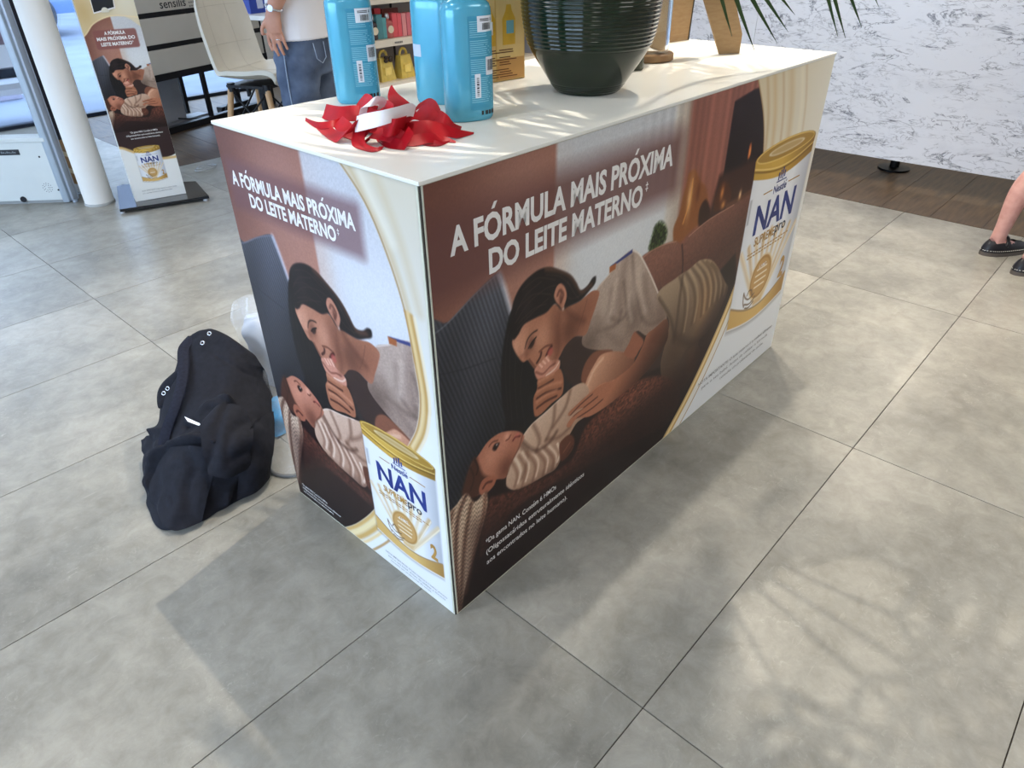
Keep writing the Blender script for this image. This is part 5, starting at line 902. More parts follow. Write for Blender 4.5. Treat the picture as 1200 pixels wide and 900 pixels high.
# white desk with blue box behind the chair
D0 = [(2.3094,4.3567,0.8877)][0]
de = thing('side_desk', 'white desk top on a pale pedestal behind the cream chair', 'desk', (D0[0] + .25, D0[1] + .18, 0), math.radians(10)); dz = D0[2]
MB().box(-.45, .55, -.28, .28, dz - .03, dz, .003).build('desk_top', M_WHITE, de); MB().lathe([(.22, 0), (.22, .02), (.05, .03), (.05, dz - .03)], 28, (-.1, 0, 0)).build('pedestal', mat('pale_lilac_metal', (186, 180, 190), .4, noise=.03), de, True, ang=40)
bb = thing('blue_box', 'small blue product box on the white desk', 'box', (D0[0] - .02, D0[1] + .12, dz + .0005), math.radians(12)); MB().box(-.09, .06, 0, .08, 0, .14, .001).build('carton', mat('blue_carton', (38, 66, 160), .4, noise=.08, scale=20), bb); MB().box(-.02, .04, -.0006, 0, .03, .10).build('label', mat('pale_label', (190, 200, 226), .5, noise=.05), bb)

# perfume shelf
pf_ = thing('perfume_shelf', 'open wall shelf with cream boards and grey back behind the bottles', 'shelf', (1.78, 2.50, 0), 0)
M_BOARD = mat('cream_board', (222, 212, 196), .5, noise=.02, scale=10); M_BACK = mat('grey_back', (150, 145, 146), .7, noise=.03, scale=5)
for z in (1.098, .882, .655, .40, .12): MB().box(0, 1.5, 0, .34, z - .036, z, .001).build('shelf_board', M_BOARD, pf_)
MB().box(0, 1.5, .34, .36, 0, 1.5).build('back_panel', M_BACK, pf_); MB().box(-.02, 0, .0, .36, 0, 1.5).build('side_panel', M_BACK, pf_); MB().box(1.5, 1.52, .0, .36, 0, 1.5).build('side_panel', M_BACK, pf_); MB().box(.455, .463, .33, .341, .66, 1.5).build('back_groove', M_BLK, pf_)
MB().box(.185, .265, -.0012, 0, .848, .880).build('price_tag', M_BOARD, pf_); mb = MB()
for q in range(6): mb.box(.195 + .010 * q, .203 + .010 * q, -.0018, -.0012, .858, .868)
mb.build('price_print', mat('tag_print', (110, 106, 100), .6, noise=.05), pf_, kind='stuff')
def carton(label, u_, w_, h_, d_, rgb, z=.8825, dy=.05):
    x = 1.832 + (u_ - 440) * .00535; o = MB().box(-w_ / 2, w_ / 2, 0, d_, 0, h_, .001).build('perfume_carton', mat('carton_%d_%d_%d' % rgb, rgb, .45, noise=.05, scale=20), None, False, label, 'box', 'perfume cartons on the upper board', loc=(x, 2.50 + dy, z + .0005)); return o
carton('lilac perfume carton at the end of the upper board', 441, .05, .105, .04, (150, 132, 160)); carton('teal perfume carton beside the dark round bottle', 456.5, .042, .125, .04, (84, 142, 150)); carton('narrow aqua perfume carton beside the salmon bottle', 463, .028, .105, .04, (96, 164, 170))
carton('coral perfume carton next to the salmon bottle', 477, .034, .125, .04, (226, 92, 100)); carton('second coral perfume carton, between coral and pink ones', 483.5, .030, .122, .04, (232, 96, 104)); carton('pale pink perfume carton beside the coral ones', 490, .030, .118, .04, (230, 150, 150)); carton('rose perfume carton at the bottle side of the row', 496.5, .03, .120, .04, (222, 120, 130)); carton('tall red carton standing behind the salmon bottle', 464, .045, .150, .03, (222, 70, 76), dy=.11); carton('brown flat carton laid behind the coral ones', 484, .12, .142, .03, (126, 60, 50), dy=.13)
def perf(label, u_, rgb, lab):
    x = 1.832 + (u_ - 440) * .00535; t = thing('perfume_bottle', label, 'perfume', (x, 2.50 + .07, .883), 0, 'perfume bottles on the upper board')
    MB().lathe([(.028, 0), (.031, .006), (.031, .075), (.024, .088), (.012, .092), (.012, .100)], 24).build('body', mat('perf_%d' % rgb[0], rgb, .15, noise=.1, scale=20), t, True, ang=50); MB().lathe([(.015, .100), (.016, .104), (.014, .122), (.006, .128)], 18).build('cap', mat('silver_cap', (206, 196, 198), .2, .7, noise=.03), t, True, ang=40)
    MB().lathe([(.020, 0), (.020, .002)], 24).build('round_label', mat('cream_label', lab, .5, noise=.03), t, loc=(0, -.0295, .045)).rotation_euler = (PI / 2, 0, 0)
perf('dark perfume bottle with a round cream label on the upper board', 448.5, (66, 56, 60), (226, 214, 190)); perf('salmon perfume bottle with a round pale label on the upper board', 469.5, (190, 104, 100), (236, 216, 210))
def bag(label, u_, rgb, w_, h_, sash, name='gift_bag', ring=True):
    x = 1.832 + (u_ - 446) * .0056; t = thing(name, label, 'gift box', (x, 2.50 + .09, .6555), math.radians(8), 'bag shaped gift boxes on the lower board'); m_ = mat('bag_%d_%d' % rgb[:2], rgb, .3, .2, noise=.12, scale=30)
    MB().add([(-w_ / 2, -.035, 0), (w_ / 2, -.035, 0), (w_ / 2, .035, 0), (-w_ / 2, .035, 0), (-w_ * .36, -.018, h_), (w_ * .36, -.018, h_), (w_ * .36, .018, h_), (-w_ * .36, .018, h_)], [(0, 1, 2, 3), (4, 5, 6, 7), (0, 1, 5, 4), (1, 2, 6, 5), (2, 3, 7, 6), (3, 0, 4, 7)]).build('body', m_, t)
    MB().ball_ring((0, 0, h_ + .005), w_ * .24, .008, (1, 0, 0), (0, 0, 1)).build('handle', m_, t, True)
    MB().box(-w_ * .22, w_ * .22, -.036, -.028, h_ * .25, h_ * .6, .002).build('window', mat('bag_window_%d' % rgb[0], tuple(min(255, c + 26) for c in rgb), .3, noise=.08, scale=40), t)
    if sash:
        bw = MB()
        for a in (-.5, .3, 2.4, 3.6): bw.sphere((.022 * math.cos(a) + .012, -.03, h_ * .93 + .016 * math.sin(a)), (.017, .008, .011))
        bw.build('bow', mat('bow_dark', (52, 40, 36), .5, noise=.2, scale=60), t, True)
bag('mauve gift box with a dark handle on the lower board', 447, (164, 118, 128), .06, .105, False); bag('yellow gold bag shaped gift box with a dark ribbon bow', 467, (214, 188, 96), .125, .125, True); bag('yellow gold bag shaped gift box half hidden behind the blue bottle', 494, (222, 192, 92), .12, .125, False)

# ------------------------------------------------------------------ outside: car, planter, sign panel, pillar
car = thing('parked_car', 'dark blue car parked outside the glass front', 'car', (2.0, 13.2, 0), math.radians(8)); M_CARB = mat('blue_car_paint', (70, 96, 140), .25, .3, noise=.04, coat=.6)
side = [(-2.1, .3), (-2.15, .62), (-1.95, .80), (-1.35, .92), (-.75, 1.38), (.75, 1.42), (1.45, .98), (2.05, .88), (2.15, .55), (2.1, .3)]
MB().prism(side, 1.65, (0, 0, 0), (1, 0, 0), (0, 0, 1), (0, 1, 0)).build('body', M_CARB, car); MB().prism([(-1.2, .95), (-.70, 1.33), (.70, 1.36), (1.30, 1.0)], .01, (0, -.012, 0), (1, 0, 0), (0, 0, 1), (0, 1, 0)).build('side_window', mat('car_glass', (60, 74, 96), .1, noise=.05), car)
for x in (-1.35, 1.35): MB().lathe([(.2, 0), (.31, .01), (.32, .05), (.32, .18), (.31, .2)], 28).build('wheel', mat('tyre', (40, 42, 48), .8, noise=.1), car, loc=(x, .16, .32)).rotation_euler = (PI / 2, 0, 0)
pln = thing('grass_planter', 'low grass planter on the pavement outside', 'planter', (.92, 8.3, -.04), 0); MB().box(-.7, .5, -.2, .2, 0, .16, .01).build('trough', mat('lilac_concrete', (176, 172, 190), .8, noise=.06, scale=8), pln)
gm = MB(); r6 = random.Random(4)
for k in range(400): x, y = r6.uniform(-.65, .45), r6.uniform(-.17, .17); a = r6.uniform(0, 6.28); h = r6.uniform(.06, .16); gm.add([(x - .008 * math.cos(a), y - .008 * math.sin(a), .15), (x + .008 * math.cos(a), y + .008 * math.sin(a), .15), (x + r6.uniform(-.04, .04), y + r6.uniform(-.04, .04), .15 + h)], [(0, 1, 2)])
gm.build('grass', mat('grass_blade', (112, 168, 104), .7, noise=.2, scale=30), pln, kind='stuff')
sg_ = thing('grey_sign_panel', 'grey upright panel standing outside close to the gate glass', 'panel', (.17, 4.85, 0), GA); MB().box(-.55, .02, 0, .03, .0, .62, .002).build('sheet', mat('grey_blue_sheet', (170, 178, 194), .5, noise=.03), sg_); MB().box(.02, .028, -.002, .032, 0, .62).build('edge', mat('brown_edge', (128, 84, 76), .6, noise=.05), sg_)

ob_ = thing('mauve_board', 'mauve poster board with white border standing outside the shop front', 'sign', (1.15, 7.1, -.04), math.radians(-8)); MB().box(-.42, .32, 0, .03, .20, 2.1, .002).build('frame', mat('white_sign_frame', (232, 234, 238), .5, noise=.02), ob_); MB().box(-.36, .26, -.002, 0, .62, 2.04).build('sheet', mat('mauve_sheet', (136, 116, 124), .5, noise=.08, scale=3), ob_)
for x in (-.40, .28): MB().box(x, x + .03, .0, .03, 0, .2).build('leg', mat('white_sign_frame', (232, 234, 238)), ob_)

# ------------------------------------------------------------------ heap of black cloth with plastic bag
def noise3(p, seed=0):
    q = np.asarray(p); s = 0
    for k in range(5): a = np.random.default_rng(seed + k).normal(size=3); a /= np.linalg.norm(a); s = s + np.sin(q @ a * (14 + 9 * k) + 3 * np.sin(q @ np.roll(a, 1) * 11 + k)) / (1 + .5 * k)
    return s
M_CLOTH = mat('black_navy_cloth', (27, 28, 37), .85, rgb2=(18, 19, 27), scale=60, spec=.3, bump=.05, bscale=300)
HB = np.array([-.22, .86, 0.])
he = thing('black_apron', 'crumpled black cloth apron with strap and metal eyelets heaped on the floor', 'apron', tuple(HB))
rows = [[(-0.4077,0.942,0.002),(-0.4448,0.8046,0.002),(-0.4556,0.6983,0.002),(-0.3714,0.6498,0.002),(-0.2906,0.6539,0.002),(-0.1932,0.6501,0.002),(-0.1342,0.6714,0.002)],
        [(-0.3831,0.9732,0.03),(-0.3948,0.8542,0.045),(-0.4011,0.7319,0.06),(-0.3338,0.6776,0.07),(-0.2593,0.6599,0.07),(-0.169,0.668,0.06),(-0.1001,0.6999,0.05)],
        [(-0.342,1.0034,0.07),(-0.3488,0.8682,0.11),(-0.3357,0.7588,0.13),(-0.2781,0.7094,0.15),(-0.2106,0.6923,0.15),(-0.1296,0.707,0.13),(-0.0618,0.7345,0.1)],
        [(-0.2871,1.0209,0.12),(-0.2892,0.9097,0.16),(-0.2669,0.8183,0.19),(-0.2188,0.7677,0.21),(-0.1509,0.7631,0.2),(-0.0895,0.7555,0.18),(-0.0113,0.8075,0.14)],
        [(-0.2367,1.0754,0.17),(-0.2274,0.9766,0.21),(-0.1964,0.9143,0.235),(-0.1472,0.8742,0.25),(-0.0918,0.8472,0.25),(-0.0177,0.8622,0.22),(0.0396,0.8983,0.19)],
        [(-0.1737,1.1078,0.21),(-0.1594,1.049,0.26),(-0.1309,1.0018,0.285),(-0.0854,0.9672,0.3),(-0.0488,0.9179,0.3),(-0.0115,0.8912,0.275),(0.0261,0.8876,0.24)],
        [(-0.0979,1.1469,0.28),(-0.0787,1.1218,0.31),(-0.0539,1.0908,0.33),(-0.0303,1.0718,0.335),(-0.0194,1.0038,0.335),(-0.0055,0.9451,0.32),(0.0214,0.9172,0.275)]]
top = np.array(rows[-1]); away = np.array([.69, .73, 0])
rows.append([q + away * .05 + np.array([0, 0, -.09]) for q in top]); rows.append([q * np.array([1, 1, 0]) + away * .09 + np.array([0, 0, .003]) for q in top])
G = surf(rows, 18, 20); du = np.gradient(G, axis=0); dv = np.gradient(G, axis=1); nn = np.cross(du, dv); nn /= np.linalg.norm(nn, axis=-1, keepdims=True) + 1e-9
if (nn[60, 60] @ np.array([-.7, -.7, .3])) < 0: nn = -nn
def ridge(pts, wd, amp, sharp=1.35):
    c = spline(pts, 6); d = np.full(G.shape[:2], 1e9)
    for a_, b_ in zip(c[:-1], c[1:]):
        e_ = b_ - a_; t = np.clip(((G - a_) @ e_) / (e_ @ e_ + 1e-12), 0, 1); d = np.minimum(d, np.linalg.norm(G - a_ - t[..., None] * e_, axis=-1))
    return amp * np.exp(-(d / wd) ** sharp)
D = ridge([(-0.402,0.8537,0.03),(-0.3788,0.8735,0.07),(-0.3385,0.8621,0.12),(-0.2966,0.8119,0.16),(-0.2583,0.7448,0.185),(-0.2452,0.7172,0.17)], 0.012, 0.046) + ridge([(-0.1681,0.8489,0.2),(-0.1461,0.8135,0.23),(-0.1312,0.7646,0.22),(-0.1376,0.7171,0.19),(-0.1748,0.6883,0.15)], 0.012, 0.046) + ridge([(-0.2216,0.8296,0.2),(-0.1875,0.8306,0.225),(-0.1663,0.7909,0.22)], 0.011, 0.027)
D = D + ridge([(-0.2801,0.7873,0.16),(-0.2408,0.7764,0.19),(-0.2259,0.7314,0.195),(-0.2464,0.6902,0.16),(-0.2763,0.693,0.12)], 0.010, 0.035) + ridge([(-0.1126,0.724,0.16),(-0.1304,0.6767,0.13),(-0.1576,0.6314,0.08)], 0.011, 0.035) + ridge([(-0.2216,0.6728,0.17),(-0.1642,0.6768,0.175),(-0.1314,0.671,0.14)], 0.009, 0.030) + ridge([(-0.332,1.07,0.06),(-0.3078,1.0306,0.09),(-0.2932,0.9482,0.13)], 0.011, 0.030) + ridge([(-0.369,0.7991,0.08),(-0.3897,0.7301,0.05),(-0.4032,0.6882,0.02)], 0.019, 0.024) + ridge([(-0.3639,0.6754,0.02),(-0.3293,0.733,0.06),(-0.2883,0.7307,0.1),(-0.2456,0.6864,0.13)], 0.011, 0.035) + ridge([(-0.2936,0.6498,0.02),(-0.2498,0.672,0.06),(-0.205,0.6662,0.1)], 0.011, 0.030)
D = D - ridge([(-0.3156,0.8655,0.14),(-0.3143,0.7926,0.13),(-0.2872,0.7224,0.12)], 0.007, 0.030) - ridge([(-0.2612,0.747,0.17),(-0.2617,0.726,0.15),(-0.274,0.7075,0.12)], 0.006, 0.027) - ridge([(-0.1723,0.7741,0.2),(-0.1821,0.7304,0.18),(-0.2017,0.7185,0.15)], 0.007, 0.035) - ridge([(-0.353,0.832,0.1),(-0.3863,0.8136,0.05),(-0.4166,0.7711,0.03)], 0.007, 0.024) - ridge([(-0.1647,0.6769,0.15),(-0.1751,0.6687,0.08)], 0.006, 0.024) - ridge([(-0.2705,0.8538,0.19),(-0.2441,0.8114,0.19),(-0.213,0.7942,0.2)], 0.006, 0.027)
D = D + ridge([(-0.0931,1.1043,0.31),(-0.0595,1.0799,0.33),(-0.0321,1.0454,0.325),(-0.0108,0.9741,0.305),(0.0103,0.9104,0.27)], 0.007, 0.011) - ridge([(-0.0852,1.0226,0.3),(-0.0736,0.9275,0.295),(-0.0436,0.8723,0.26),(0.009,0.8705,0.21)], 0.003, 0.007) - ridge([(-0.007,0.8619,0.215),(-0.0629,0.807,0.19),(-0.1121,0.7581,0.175)], 0.003, 0.008)
D = D + .0030 * noise3(G * 1.5, 9) * np.clip(1.3 - G[..., 2] / .2, .15, 1)
for _ in range(1): D[1:-1, 1:-1] = (D[1:-1, 1:-1] * 2 + D[:-2, 1:-1] + D[2:, 1:-1] + D[1:-1, :-2] + D[1:-1, 2:]) / 6
G = G + nn * D[..., None]; G[..., 2] = np.maximum(G[..., 2], .001)
MB().grid([list(r) for r in G]).build('cloth', M_CLOTH, he, True, off=tuple(HB))
def fold(name, pts, wd, h, m_=None):
    c = spline(pts, 8) - HB; n = len(c); MB().tube(c, [(max(wd * math.sin(PI * (.08 + .84 * k / (n - 1))) ** .5, .002), max(h * math.sin(PI * (.08 + .84 * k / (n - 1))) ** .5, .002)) for k in range(n)], 12).build(name, m_ or M_CLOTH, he, True)
def flap(rows_, amp, seed):
    F_ = surf(rows_, 10, 10); d1 = np.gradient(F_, axis=0); d2 = np.gradient(F_, axis=1); n_ = np.cross(d1, d2); n_ /= np.linalg.norm(n_, axis=-1, keepdims=True) + 1e-9; q = noise3(F_ * 1.3, seed); F_ = F_ + n_ * (amp * (1 - np.abs(np.sin(q)) * 1.4))[..., None]; F_[..., 2] = np.maximum(F_[..., 2], .001)
    MB().grid([list(r) for r in F_]).build('flap', M_CLOTH, he, True, off=tuple(HB))
flap([[(-0.4365,0.7934,0.03),(-0.4459,0.6606,0.02),(-0.3739,0.6251,0.02)], [(-0.4126,0.8315,0.07),(-0.3895,0.7127,0.08),(-0.3109,0.6617,0.09)], [(-0.3749,0.8379,0.12),(-0.3429,0.7432,0.14),(-0.2709,0.6784,0.15)], [(-0.3329,0.8131,0.165),(-0.3001,0.7406,0.19),(-0.2632,0.6854,0.185)]], .008, 41)
flap([[(-0.3049,0.6627,0.13),(-0.265,0.6308,0.11),(-0.1976,0.6406,0.1)], [(-0.2864,0.6998,0.185),(-0.2396,0.6495,0.19),(-0.1685,0.6429,0.17)], [(-0.2596,0.744,0.22),(-0.2002,0.7206,0.235),(-0.1331,0.6917,0.2)], [(-0.219,0.8006,0.225),(-0.1631,0.7825,0.25),(-0.1251,0.7338,0.225)]], .010, 52)
flap([[(-0.2632,0.6267,0.02),(-0.2052,0.6223,0.02),(-0.1455,0.6412,0.02)], [(-0.2255,0.6489,0.1),(-0.1748,0.6324,0.1),(-0.1059,0.6695,0.08)], [(-0.1899,0.6646,0.165),(-0.131,0.6714,0.165),(-0.0622,0.7215,0.12)], [(-0.1453,0.6802,0.2),(-0.0887,0.7139,0.19),(-0.0285,0.7705,0.15)]], .008, 63)
flap([[(-0.4183,0.9085,0.015),(-0.4038,0.8784,0.03),(-0.3791,0.8451,0.06)], [(-0.3842,0.9568,0.05),(-0.3712,0.9001,0.09),(-0.3437,0.8619,0.12)], [(-0.3412,1.0543,0.07),(-0.3192,1.0039,0.11),(-0.2954,0.9367,0.15)]], .008, 74)
# strap band and hem
def band(name, pts, wv, m_):
    c = spline(pts, 8) - HB; w_ = spline(wv, 8); nrm_ = np.array([-.5, -.5, .55]); MB().grid([[c[i] - w_[i] + nrm_ * .010, c[i] + nrm_ * .016, c[i] + w_[i] + nrm_ * .010] for i in range(len(c))]).grid([[c[i] - w_[i] - nrm_ * .002, c[i] + w_[i] - nrm_ * .002] for i in range(len(c))]).build(name, m_, he, True)
M_STRAP = mat('strap_webbing', (30, 32, 44), .85, noise=.2, scale=120, spec=.2)
band('strap', [(-0.0747,1.1038,0.315),(-0.1218,1.0803,0.3),(-0.1608,1.0172,0.28),(-0.2013,0.9594,0.255),(-0.2552,0.9149,0.215),(-0.2986,0.9002,0.17),(-0.3381,0.8798,0.12)], [RV * .018] * 3 + [RV * .016] * 4, M_STRAP)
fold('flap', [(-0.2579,1.0354,0.16),(-0.2232,1.074,0.19),(-0.1857,1.0555,0.225),(-0.153,1.0506,0.25)], .022, .008); #,.31 236,390,.33 252,392,.325 274,404,.305 296,420,.27'), .016, .008)
for q in [(-0.0481,1.0298,0.339),(-0.0803,1.0207,0.322),(-0.2133,1.0473,0.205),(-0.2301,1.042,0.198)]:
    q = np.array(q) - HB + np.array([-.010, -.010, .010]); a1 = np.array([.68, -.73, 0]); a2 = np.array([.45, .42, .79]); MB().ball_ring(q, .0055, .0020, a1, a2, 16, 6).build('eyelet', mat('silver_eyelet', (206, 206, 210), .2, .9, noise=.03), he, True)
MB().grid([[np.array(q) - HB for q in [(-0.2572,0.8578,0.212),(-0.2412,0.797,0.208)]], [np.array(q) - HB for q in [(-0.2607,0.8315,0.208),(-0.244,0.7832,0.204)]]]).build('label', M_STICK, he)
# clear plastic bag
M_PLAST = mat('clear_plastic_film', (236, 240, 246), .10, alpha=.20, spec=.8, noise=.02)
PBG = np.array([.12, 1.02, 0.]); bgp = thing('plastic_bag', 'crumpled clear plastic bag behind the black cloth against the counter', 'bag', tuple(PBG))
rows = [[(-0.1084,0.7137,0.003),(-0.1083,0.6647,0.003),(-0.0925,0.623,0.003),(-0.0553,0.6054,0.003)], [(-0.0336,0.8367,0.06),(-0.0404,0.7434,0.09),(-0.0263,0.6881,0.09),(0.0245,0.6896,0.06)], [(0.0229,0.9319,0.14),(0.0117,0.8391,0.17),(0.0301,0.7889,0.17),(0.106,0.8141,0.12)], [(0.0402,1.0179,0.24),(0.0494,0.9398,0.26),(0.0725,0.865,0.26),(0.149,0.895,0.2)], [(0.0828,1.1738,0.29),(0.0909,1.0686,0.33),(0.1044,0.963,0.33),(0.1914,1.0038,0.26)], [(0.1338,1.213,0.33),(0.1623,1.1585,0.36),(0.1837,1.0839,0.36),(0.2407,1.101,0.3)]]
t_ = np.array(rows[-1]); rows.append([q + away * .06 + np.array([0, 0, -.12]) for q in t_]); rows.append([q * np.array([1, 1, 0]) + away * .10 + np.array([0, 0, .002]) for q in t_])
G = surf(rows, 8, 9); nz = np.abs(noise3(G * 1.1, 21)); G = G + (nz * .010)[..., None] * np.array([-.6, -.6, .5]) + (np.abs(noise3(G * 1.5, 31)) * .004)[..., None] * np.array([.6, -.6, .2]); G[..., 2] = np.maximum(G[..., 2], .001)
MB().grid([list(r) for r in G]).build('film', M_PLAST, bgp, True, off=tuple(PBG))
def lump(name, label, pts, rgb, n=5, rough=.4):
    G = surf(pts, n, n); G = G + (np.abs(noise3(G * 2, 5)) * .010)[..., None] * np.array([-.5, -.5, .6]); G[..., 2] = np.maximum(G[..., 2], .001)
    c = G.reshape(-1, 3).mean(0); c[2] = G[..., 2].min(); B_ = G + away * .03 * np.ones(3); mb = MB().grid([list(r) for r in G]).grid([list(r) for r in B_][::-1])
    for a, b in ((G[0], B_[0]), (G[-1], B_[-1]), (G[:, 0], B_[:, 0]), (G[:, -1], B_[:, -1])): mb.grid([list(a), list(b)])
    mb.build(name, mat(name + '_film', rgb, rough, noise=.08, scale=30), None, True, label, 'packaging', off=tuple(c), loc=tuple(c))
lump('blue_packet', 'crumpled bright blue packet inside the plastic bag', [[(-0.0215,0.8685,0.002),(-0.0037,0.8346,0.002),(0.0412,0.8335,0.002)], [(-0.0054,0.8822,0.05),(0.0221,0.845,0.06),(0.0724,0.8457,0.05)], [(0.0321,0.9028,0.09),(0.0688,0.8851,0.1),(0.1141,0.8871,0.09)]], (64, 152, 214))
lump('white_packet', 'folded white packet inside the plastic bag', [[(0.1485,1.2354,0.002),(0.1491,1.1285,0.002),(0.1723,1.051,0.002)], [(0.1059,1.1212,0.16),(0.1112,1.0212,0.18),(0.1457,0.9729,0.17)], [(0.0852,1.1154,0.25),(0.1129,1.0656,0.27),(0.1381,0.9924,0.26)], [(0.1283,1.16,0.27),(0.1562,1.1092,0.29),(0.1667,1.0317,0.28)]], (170, 176, 188))
kc = MB().tube(spline([(-0.0991,0.748,0.006),(-0.1152,0.6914,0.006),(-0.105,0.6497,0.006),(-0.0786,0.6202,0.006),(-0.0465,0.6084,0.006),(-0.0135,0.6206,0.006)], 8), .006, 8); kc.build('grey_cable', mat('grey_cable', (112, 112, 112), .5, noise=.05), None, True, 'short grey cable curving out under the counter beside the cloth', 'cable', off=(-.05, .72, 0), loc=(-.05, .72, 0))

# ------------------------------------------------------------------ people
def fuse(mb, voxel, smooth=3):
    me = mb.mesh('tmp'); o = bpy.data.objects.new('tmp', me); COL.objects.link(o); r = o.modifiers.new('r', 'REMESH'); r.mode = 'VOXEL'; r.voxel_size = voxel; r.use_smooth_shade = True
    s = o.modifiers.new('s', 'SMOOTH'); s.factor = .5; s.iterations = smooth; dg = bpy.context.evaluated_depsgraph_get(); dg.update(); out = bpy.data.meshes.new_from_object(o.evaluated_get(dg)); bpy.data.objects.remove(o); bpy.data.meshes.remove(me); return out
def put(name, me, m_, parent):
    o = bpy.data.objects.new(name, me); me.name = name; me.materials.clear(); me.materials.append(m_); COL.objects.link(o); o.parent = parent; me.polygons.foreach_set('use_smooth', [True] * len(me.polygons)); return o
def limb(mb, pts, rr, n=14, k=6):
    c = spline(pts, k); q = spline([r if hasattr(r, '__len__') else (r, r) for r in rr], k); mb.tube(c, [tuple(x) for x in q], n); return mb
def head(mb, c, s=1.):
    x, y, z = c; mb.sphere((x, y, z + .02 * s), (.098 * s, .076 * s, .105 * s), 20, 14).sphere((x + .03 * s, y, z - .045 * s), (.066 * s, .058 * s, .072 * s), 18, 12).sphere((x + .105 * s, y, z - .012 * s), (.018 * s, .013 * s, .024 * s)).sphere((x + .09 * s, y, z - .058 * s), (.014 * s, .026 * s, .010 * s))
    for sy in (-1, 1): mb.sphere((x - .005 * s, y + sy * .078 * s, z - .005 * s), (.018 * s, .010 * s, .032 * s)); mb.sphere((x + .082 * s, y + sy * .032 * s, z + .022 * s), (.016 * s, .022 * s, .010 * s))
M_SKIN = mat('skin', (196, 146, 124), .5, noise=.06, scale=25, rgb2=(184, 132, 112)); M_SKINP = mat('pink_skin', (206, 158, 148), .5, noise=.06, scale=30, rgb2=(192, 140, 130))
# man in jeans, seen from the hip
mp_ = [(1.3083,2.3911,0.8996)][0]
man = thing('person', 'person in white t-shirt and blue jeans standing with one hand beside the hip', 'person', (mp_[0], mp_[1], 0), math.radians(121))
body = MB()
limb(body, [(0, 0, .90), (0, 0, 1.0), (0, 0, 1.12), (.01, 0, 1.28), (.01, 0, 1.42), (0, 0, 1.50), (.0, 0, 1.56), (.01, 0, 1.66)], [(.16, .11), (.165, .115), (.145, .10), (.165, .115), (.18, .115), (.15, .09), (.065, .06), (.055, .055)], 20); head(body, (.03, 0, 1.74))
for s in (-1, 1):
    limb(body, [(0, s * .09, .92), (.01, s * .095, .70), (.01, s * .10, .50), (-.02, s * .10, .32), (-.02, s * .10, .09)], [.085, .075, .055, .055, .04]); limb(body, [(-.05, s * .10, .05), (.02, s * .105, .055), (.12, s * .115, .04), (.19, s * .12, .03)], [.035, .04, .036, .02])
limb(body, [(0, -.17, 1.44), (0, -.235, 1.34), (-.03, -.27, 1.16), (.04, -.27, .96)], [.055, .05, .042, .03]); limb(body, [(.04, -.27, .96), (.07, -.265, .88), (.08, -.26, .80)], [(.02, .04), (.018, .045), (.012, .03)])
# left arm and hand with five fingers
limb(body, [(0, .17, 1.45), (-.02, .225, 1.36), (-.06, .250, 1.22), (-.005, .235, 1.12)], [.055, .052, .045, .034])
HS = np.array([-.062, -.048, .052])
limb(body, [np.array(q) + HS for q in ((.06, .275, 1.07), (.075, .275, 1.035), (.085, .272, .995), (.088, .268, .955))], [(.027, .030), (.022, .036), (.020, .042), (.017, .038)], 14)
fing = [((.122, .268, .955), (.128, .262, .915), (.120, .258, .875)), ((.100, .27, .950), (.103, .262, .895), (.094, .252, .852)), ((.078, .268, .950), (.077, .258, .895), (.068, .250, .856)), ((.056, .264, .955), (.052, .256, .910), (.046, .248, .880)), ((.118, .276, 1.01), (.140, .285, .975), (.142, .282, .945))]
for k, q in enumerate(fing): limb(body, [np.array(c) + HS for c in q], [.0098, .0090, .0075] if k != 3 else [.0085, .008, .0065], 10, 5)
put('body', fuse(body, .0048, 4), M_SKIN, man)
hairm = MB().sphere((.015, 0, 1.79), (.108, .086, .095), 20, 14).sphere((-.035, 0, 1.75), (.075, .083, .09), 18, 12); put('hair', fuse(hairm, .008, 3), mat('dark_hair', (48, 38, 32), .7, noise=.2, scale=60), man)
M_DENIM = mat('blue_denim', (92, 106, 130), .85, rgb2=(52, 64, 86), scale=9, bump=.08, bscale=240)
j = MB(); limb(j, [(0, 0, .80), (0, 0, .88), (-.01, 0, .97), (0, 0, 1.06)], [(.165, .125), (.182, .138), (.180, .132), (.168, .118)], 24)
for s in (-1, 1): limb(j, [(0, s * .095, .88), (.01, s * .10, .70), (.015, s * .10, .50), (-.005, s * .10, .30), (-.01, s * .10, .10)], [(.100, .115), (.090, .098), (.075, .078), (.070, .072), (.068, .072)], 20)
jm = fuse(j, .009, 4)
for v in jm.vertices:
    p_ = np.array(v.co[:]); v.co.x += .004 * math.sin(p_[2] * 60 + p_[1] * 30); v.co.y += .003 * math.sin(p_[2] * 47 + p_[0] * 38)
je = put('jeans', jm, M_DENIM, man); M_STITCH = mat('faded_stitching', (134, 150, 172), .8, noise=.2, scale=80)
MB().tube(spline([(.015, .186, .99), (.012, .199, .88), (.016, .196, .74), (.02, .178, .5)], 8), .0028, 6).build('side_seam', M_STITCH, je, True)
pk = [(-.118, .135, .955), (-.142, .070, .955), (-.144, .066, .885), (-.136, .096, .862), (-.125, .128, .885)]; MB().tube([pk[0], pk[4], pk[3], pk[2], pk[1]], .002, 6).build('pocket_stitch', M_STITCH, je, True)
sh_ = MB(); limb(sh_, [(0, 0, .965), (0, 0, 1.06), (.005, 0, 1.20), (.01, 0, 1.36), (.005, 0, 1.47), (0, 0, 1.53)], [(.196, .152), (.19, .142), (.185, .132), (.195, .132), (.165, .105), (.085, .075)], 24)
for s in (-1, 1): limb(sh_, [(0, s * .16, 1.46), (0, s * .235, 1.38), (-.015, s * .27, 1.24)], [.07, .07, .066])
